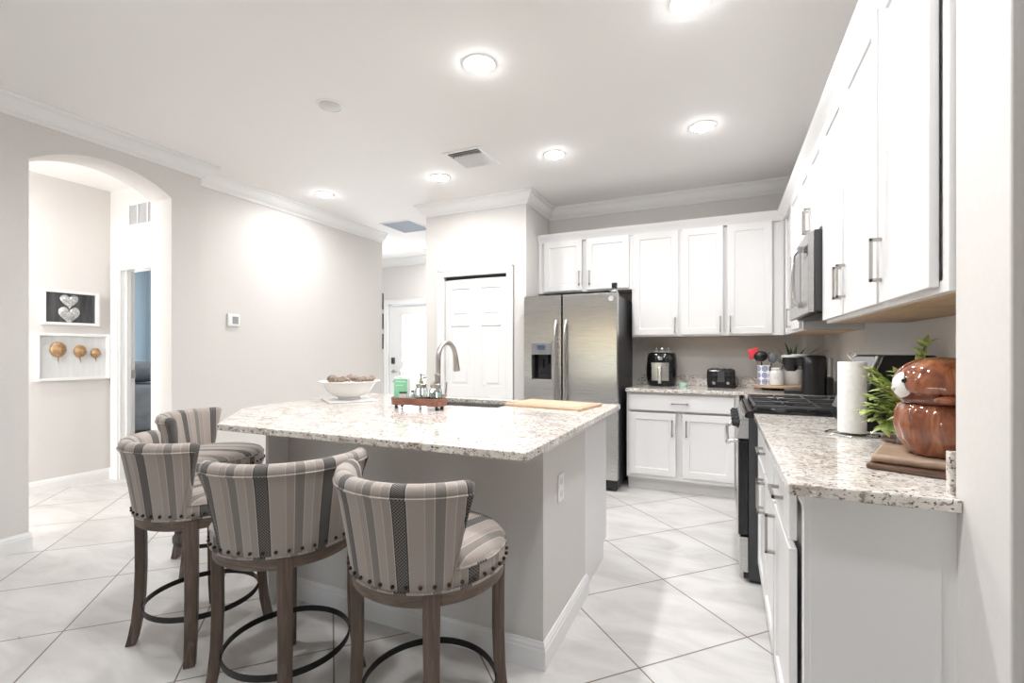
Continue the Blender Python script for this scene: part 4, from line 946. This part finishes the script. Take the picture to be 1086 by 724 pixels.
# bed
GREYL = vnoise('grey_bedding', (.30, .32, .35), (.38, .40, .43), 12, rough=.9, bmp=.3)
be = thing('bed', 'bed with grey bedding seen through the hall doorway', 'bed', (-6.75, 3.75, 0))
MB().box(-.95, -.80, .25, .95, .80, .36).build('frame', WALNUT, be, smooth=0, bevel=.01)
for x in (-.9, .9):
    for y in (-.75, .75): MB().box(x-.04, y-.04, 0, x+.04, y+.04, .25).build('leg', WALNUT, be, smooth=0)
MB().box(-.95, -.80, .361, .95, .80, .80).build('mattress', GREYL, be, smooth=30, bevel=.08, seg=4)
MB().box(-.97, -.82, .50, .97, .82, .86).build('comforter', vnoise('grey_comforter', (.34, .36, .39), (.42, .44, .47), 8, rough=.9, bmp=.4), be, smooth=30, bevel=.09, seg=4)
for x, y, rz, lab in ((-.45, -.3, .1, 'grey pillow on the bed, further from the doorway'), (.3, -.35, -.1, 'grey pillow on the bed, nearest the doorway')):
    pl = tag(MB().sphere((0, 0, 0), .33, .24, .13, 24, 14, lambda d: 1.0).build('pillow', GREYL, loc=(-6.75+x, 3.75+y, 1.0), rot=rz, smooth=60), lab, 'pillow', 'pillows on the bed')

# ------------------------------------------------------------------ ceiling fittings
def downlight(x, y, lab, lit=True):
    t = thing('recessed_light', lab, 'ceiling light', (x, y, H), 0, 'recessed ceiling lights')
    MB().lathe([(.069, -.001), (.071, -.006), (.088, -.004), (.090, -.0005), (.069, -.0005)], n=36, cap=False).build('trim_ring', TRIM, t)
    if lit:
        MB().lathe([(.002, -.024), (.03, -.022), (.055, -.015), (.068, -.006), (.0685, -.0008), (.002, -.0008)], n=32).build('lens', LENS, t)
        l = area('recessed_lamp', (0, 0, -.027), (0, 0, 0), .11, .11, LAMP_W, (.985, .995, 1), 'DISK', 165); l.parent = t
    else:
        MB().lathe([(.002, -.010), (.04, -.012), (.063, -.004), (.063, -.0008), (.002, -.0008)], n=32).build('lens', mat('unlit_lens', (.62, .61, .60), .4), t)
downlight(-1.216, 2.284, 'bright recessed light above the middle of the island')
downlight(-1.228, 3.58, 'bright recessed light in front of the refrigerator, right of the air vent')
downlight(-.133, 3.549, 'bright recessed light above the aisle nearest the range')
downlight(-2.325, 3.627, 'bright recessed light just left of the ceiling air vent')
downlight(-3.632, 3.548, 'bright recessed light close to the recessed left wall')
downlight(-.136, 2.262, 'bright recessed light at the very top edge, above the aisle')
downlight(-4.04, 5.92, 'recessed light in the entry, partly behind the pantry corner')
downlight(-4.9, 1.5, 'added unseen light in the hall ceiling behind the arch')  # unseen fitting put in to whiten the hall beyond the arch
downlight(-2.288, 2.283, 'unlit recessed fitting on the ceiling above the island, left of the others', False)
for x, y, lab in ((-1.22, .98, 'recessed light overhead, above the stools'), (-.135, .98, 'recessed light overhead, above the near end of the aisle'), (-2.30, .98, 'recessed light overhead, above the left stools')):
    downlight(x, y, lab)
av = thing('ceiling_vent', 'white square ceiling air vent with slanted louvres', 'vent', (-1.862, 3.367, H))
hx, hy = .165, .18
MB().box(-hx, -hy, -.008, -hx+.03, hy, 0).box(hx-.03, -hy, -.008, hx, hy, 0).box(-hx+.03, -hy, -.008, hx-.03, -hy+.03, 0).box(-hx+.03, hy-.03, -.008, hx-.03, hy, 0).build('frame', TRIM, av, smooth=0, bevel=.002)
m = MB()
for k in range(13): m.prism([(-.122+k*.020, -.016), (-.119+k*.020, -.016), (-.103+k*.020, -.001), (-.106+k*.020, -.001)], 'y', -.075, hy-.03)
for k in range(2): m.prism([(-.14+k*.03, -.016), (-.137+k*.03, -.016), (-.122+k*.03, -.001), (-.125+k*.03, -.001)], 'x', -hx+.03, hx-.03)
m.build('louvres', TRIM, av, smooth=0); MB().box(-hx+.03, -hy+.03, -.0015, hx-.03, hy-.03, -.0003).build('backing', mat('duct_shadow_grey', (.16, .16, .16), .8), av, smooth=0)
rg_ = thing('ceiling_panel', 'blue-grey square return panel in the ceiling near the entry', 'ceiling panel', (-3.62, 4.88, H))
MB().box(-.21, -.235, -.006, .21, .235, -.0005).build('panel', BLUEGREY, rg_, smooth=0)
MB().box(-.225, -.25, -.008, -.21, .25, -.0005).box(.21, -.25, -.008, .225, .25, -.0005).box(-.21, .235, -.008, .21, .25, -.0005).box(-.21, -.25, -.008, .21, -.235, -.0005).build('frame', TRIM, rg_, smooth=0)
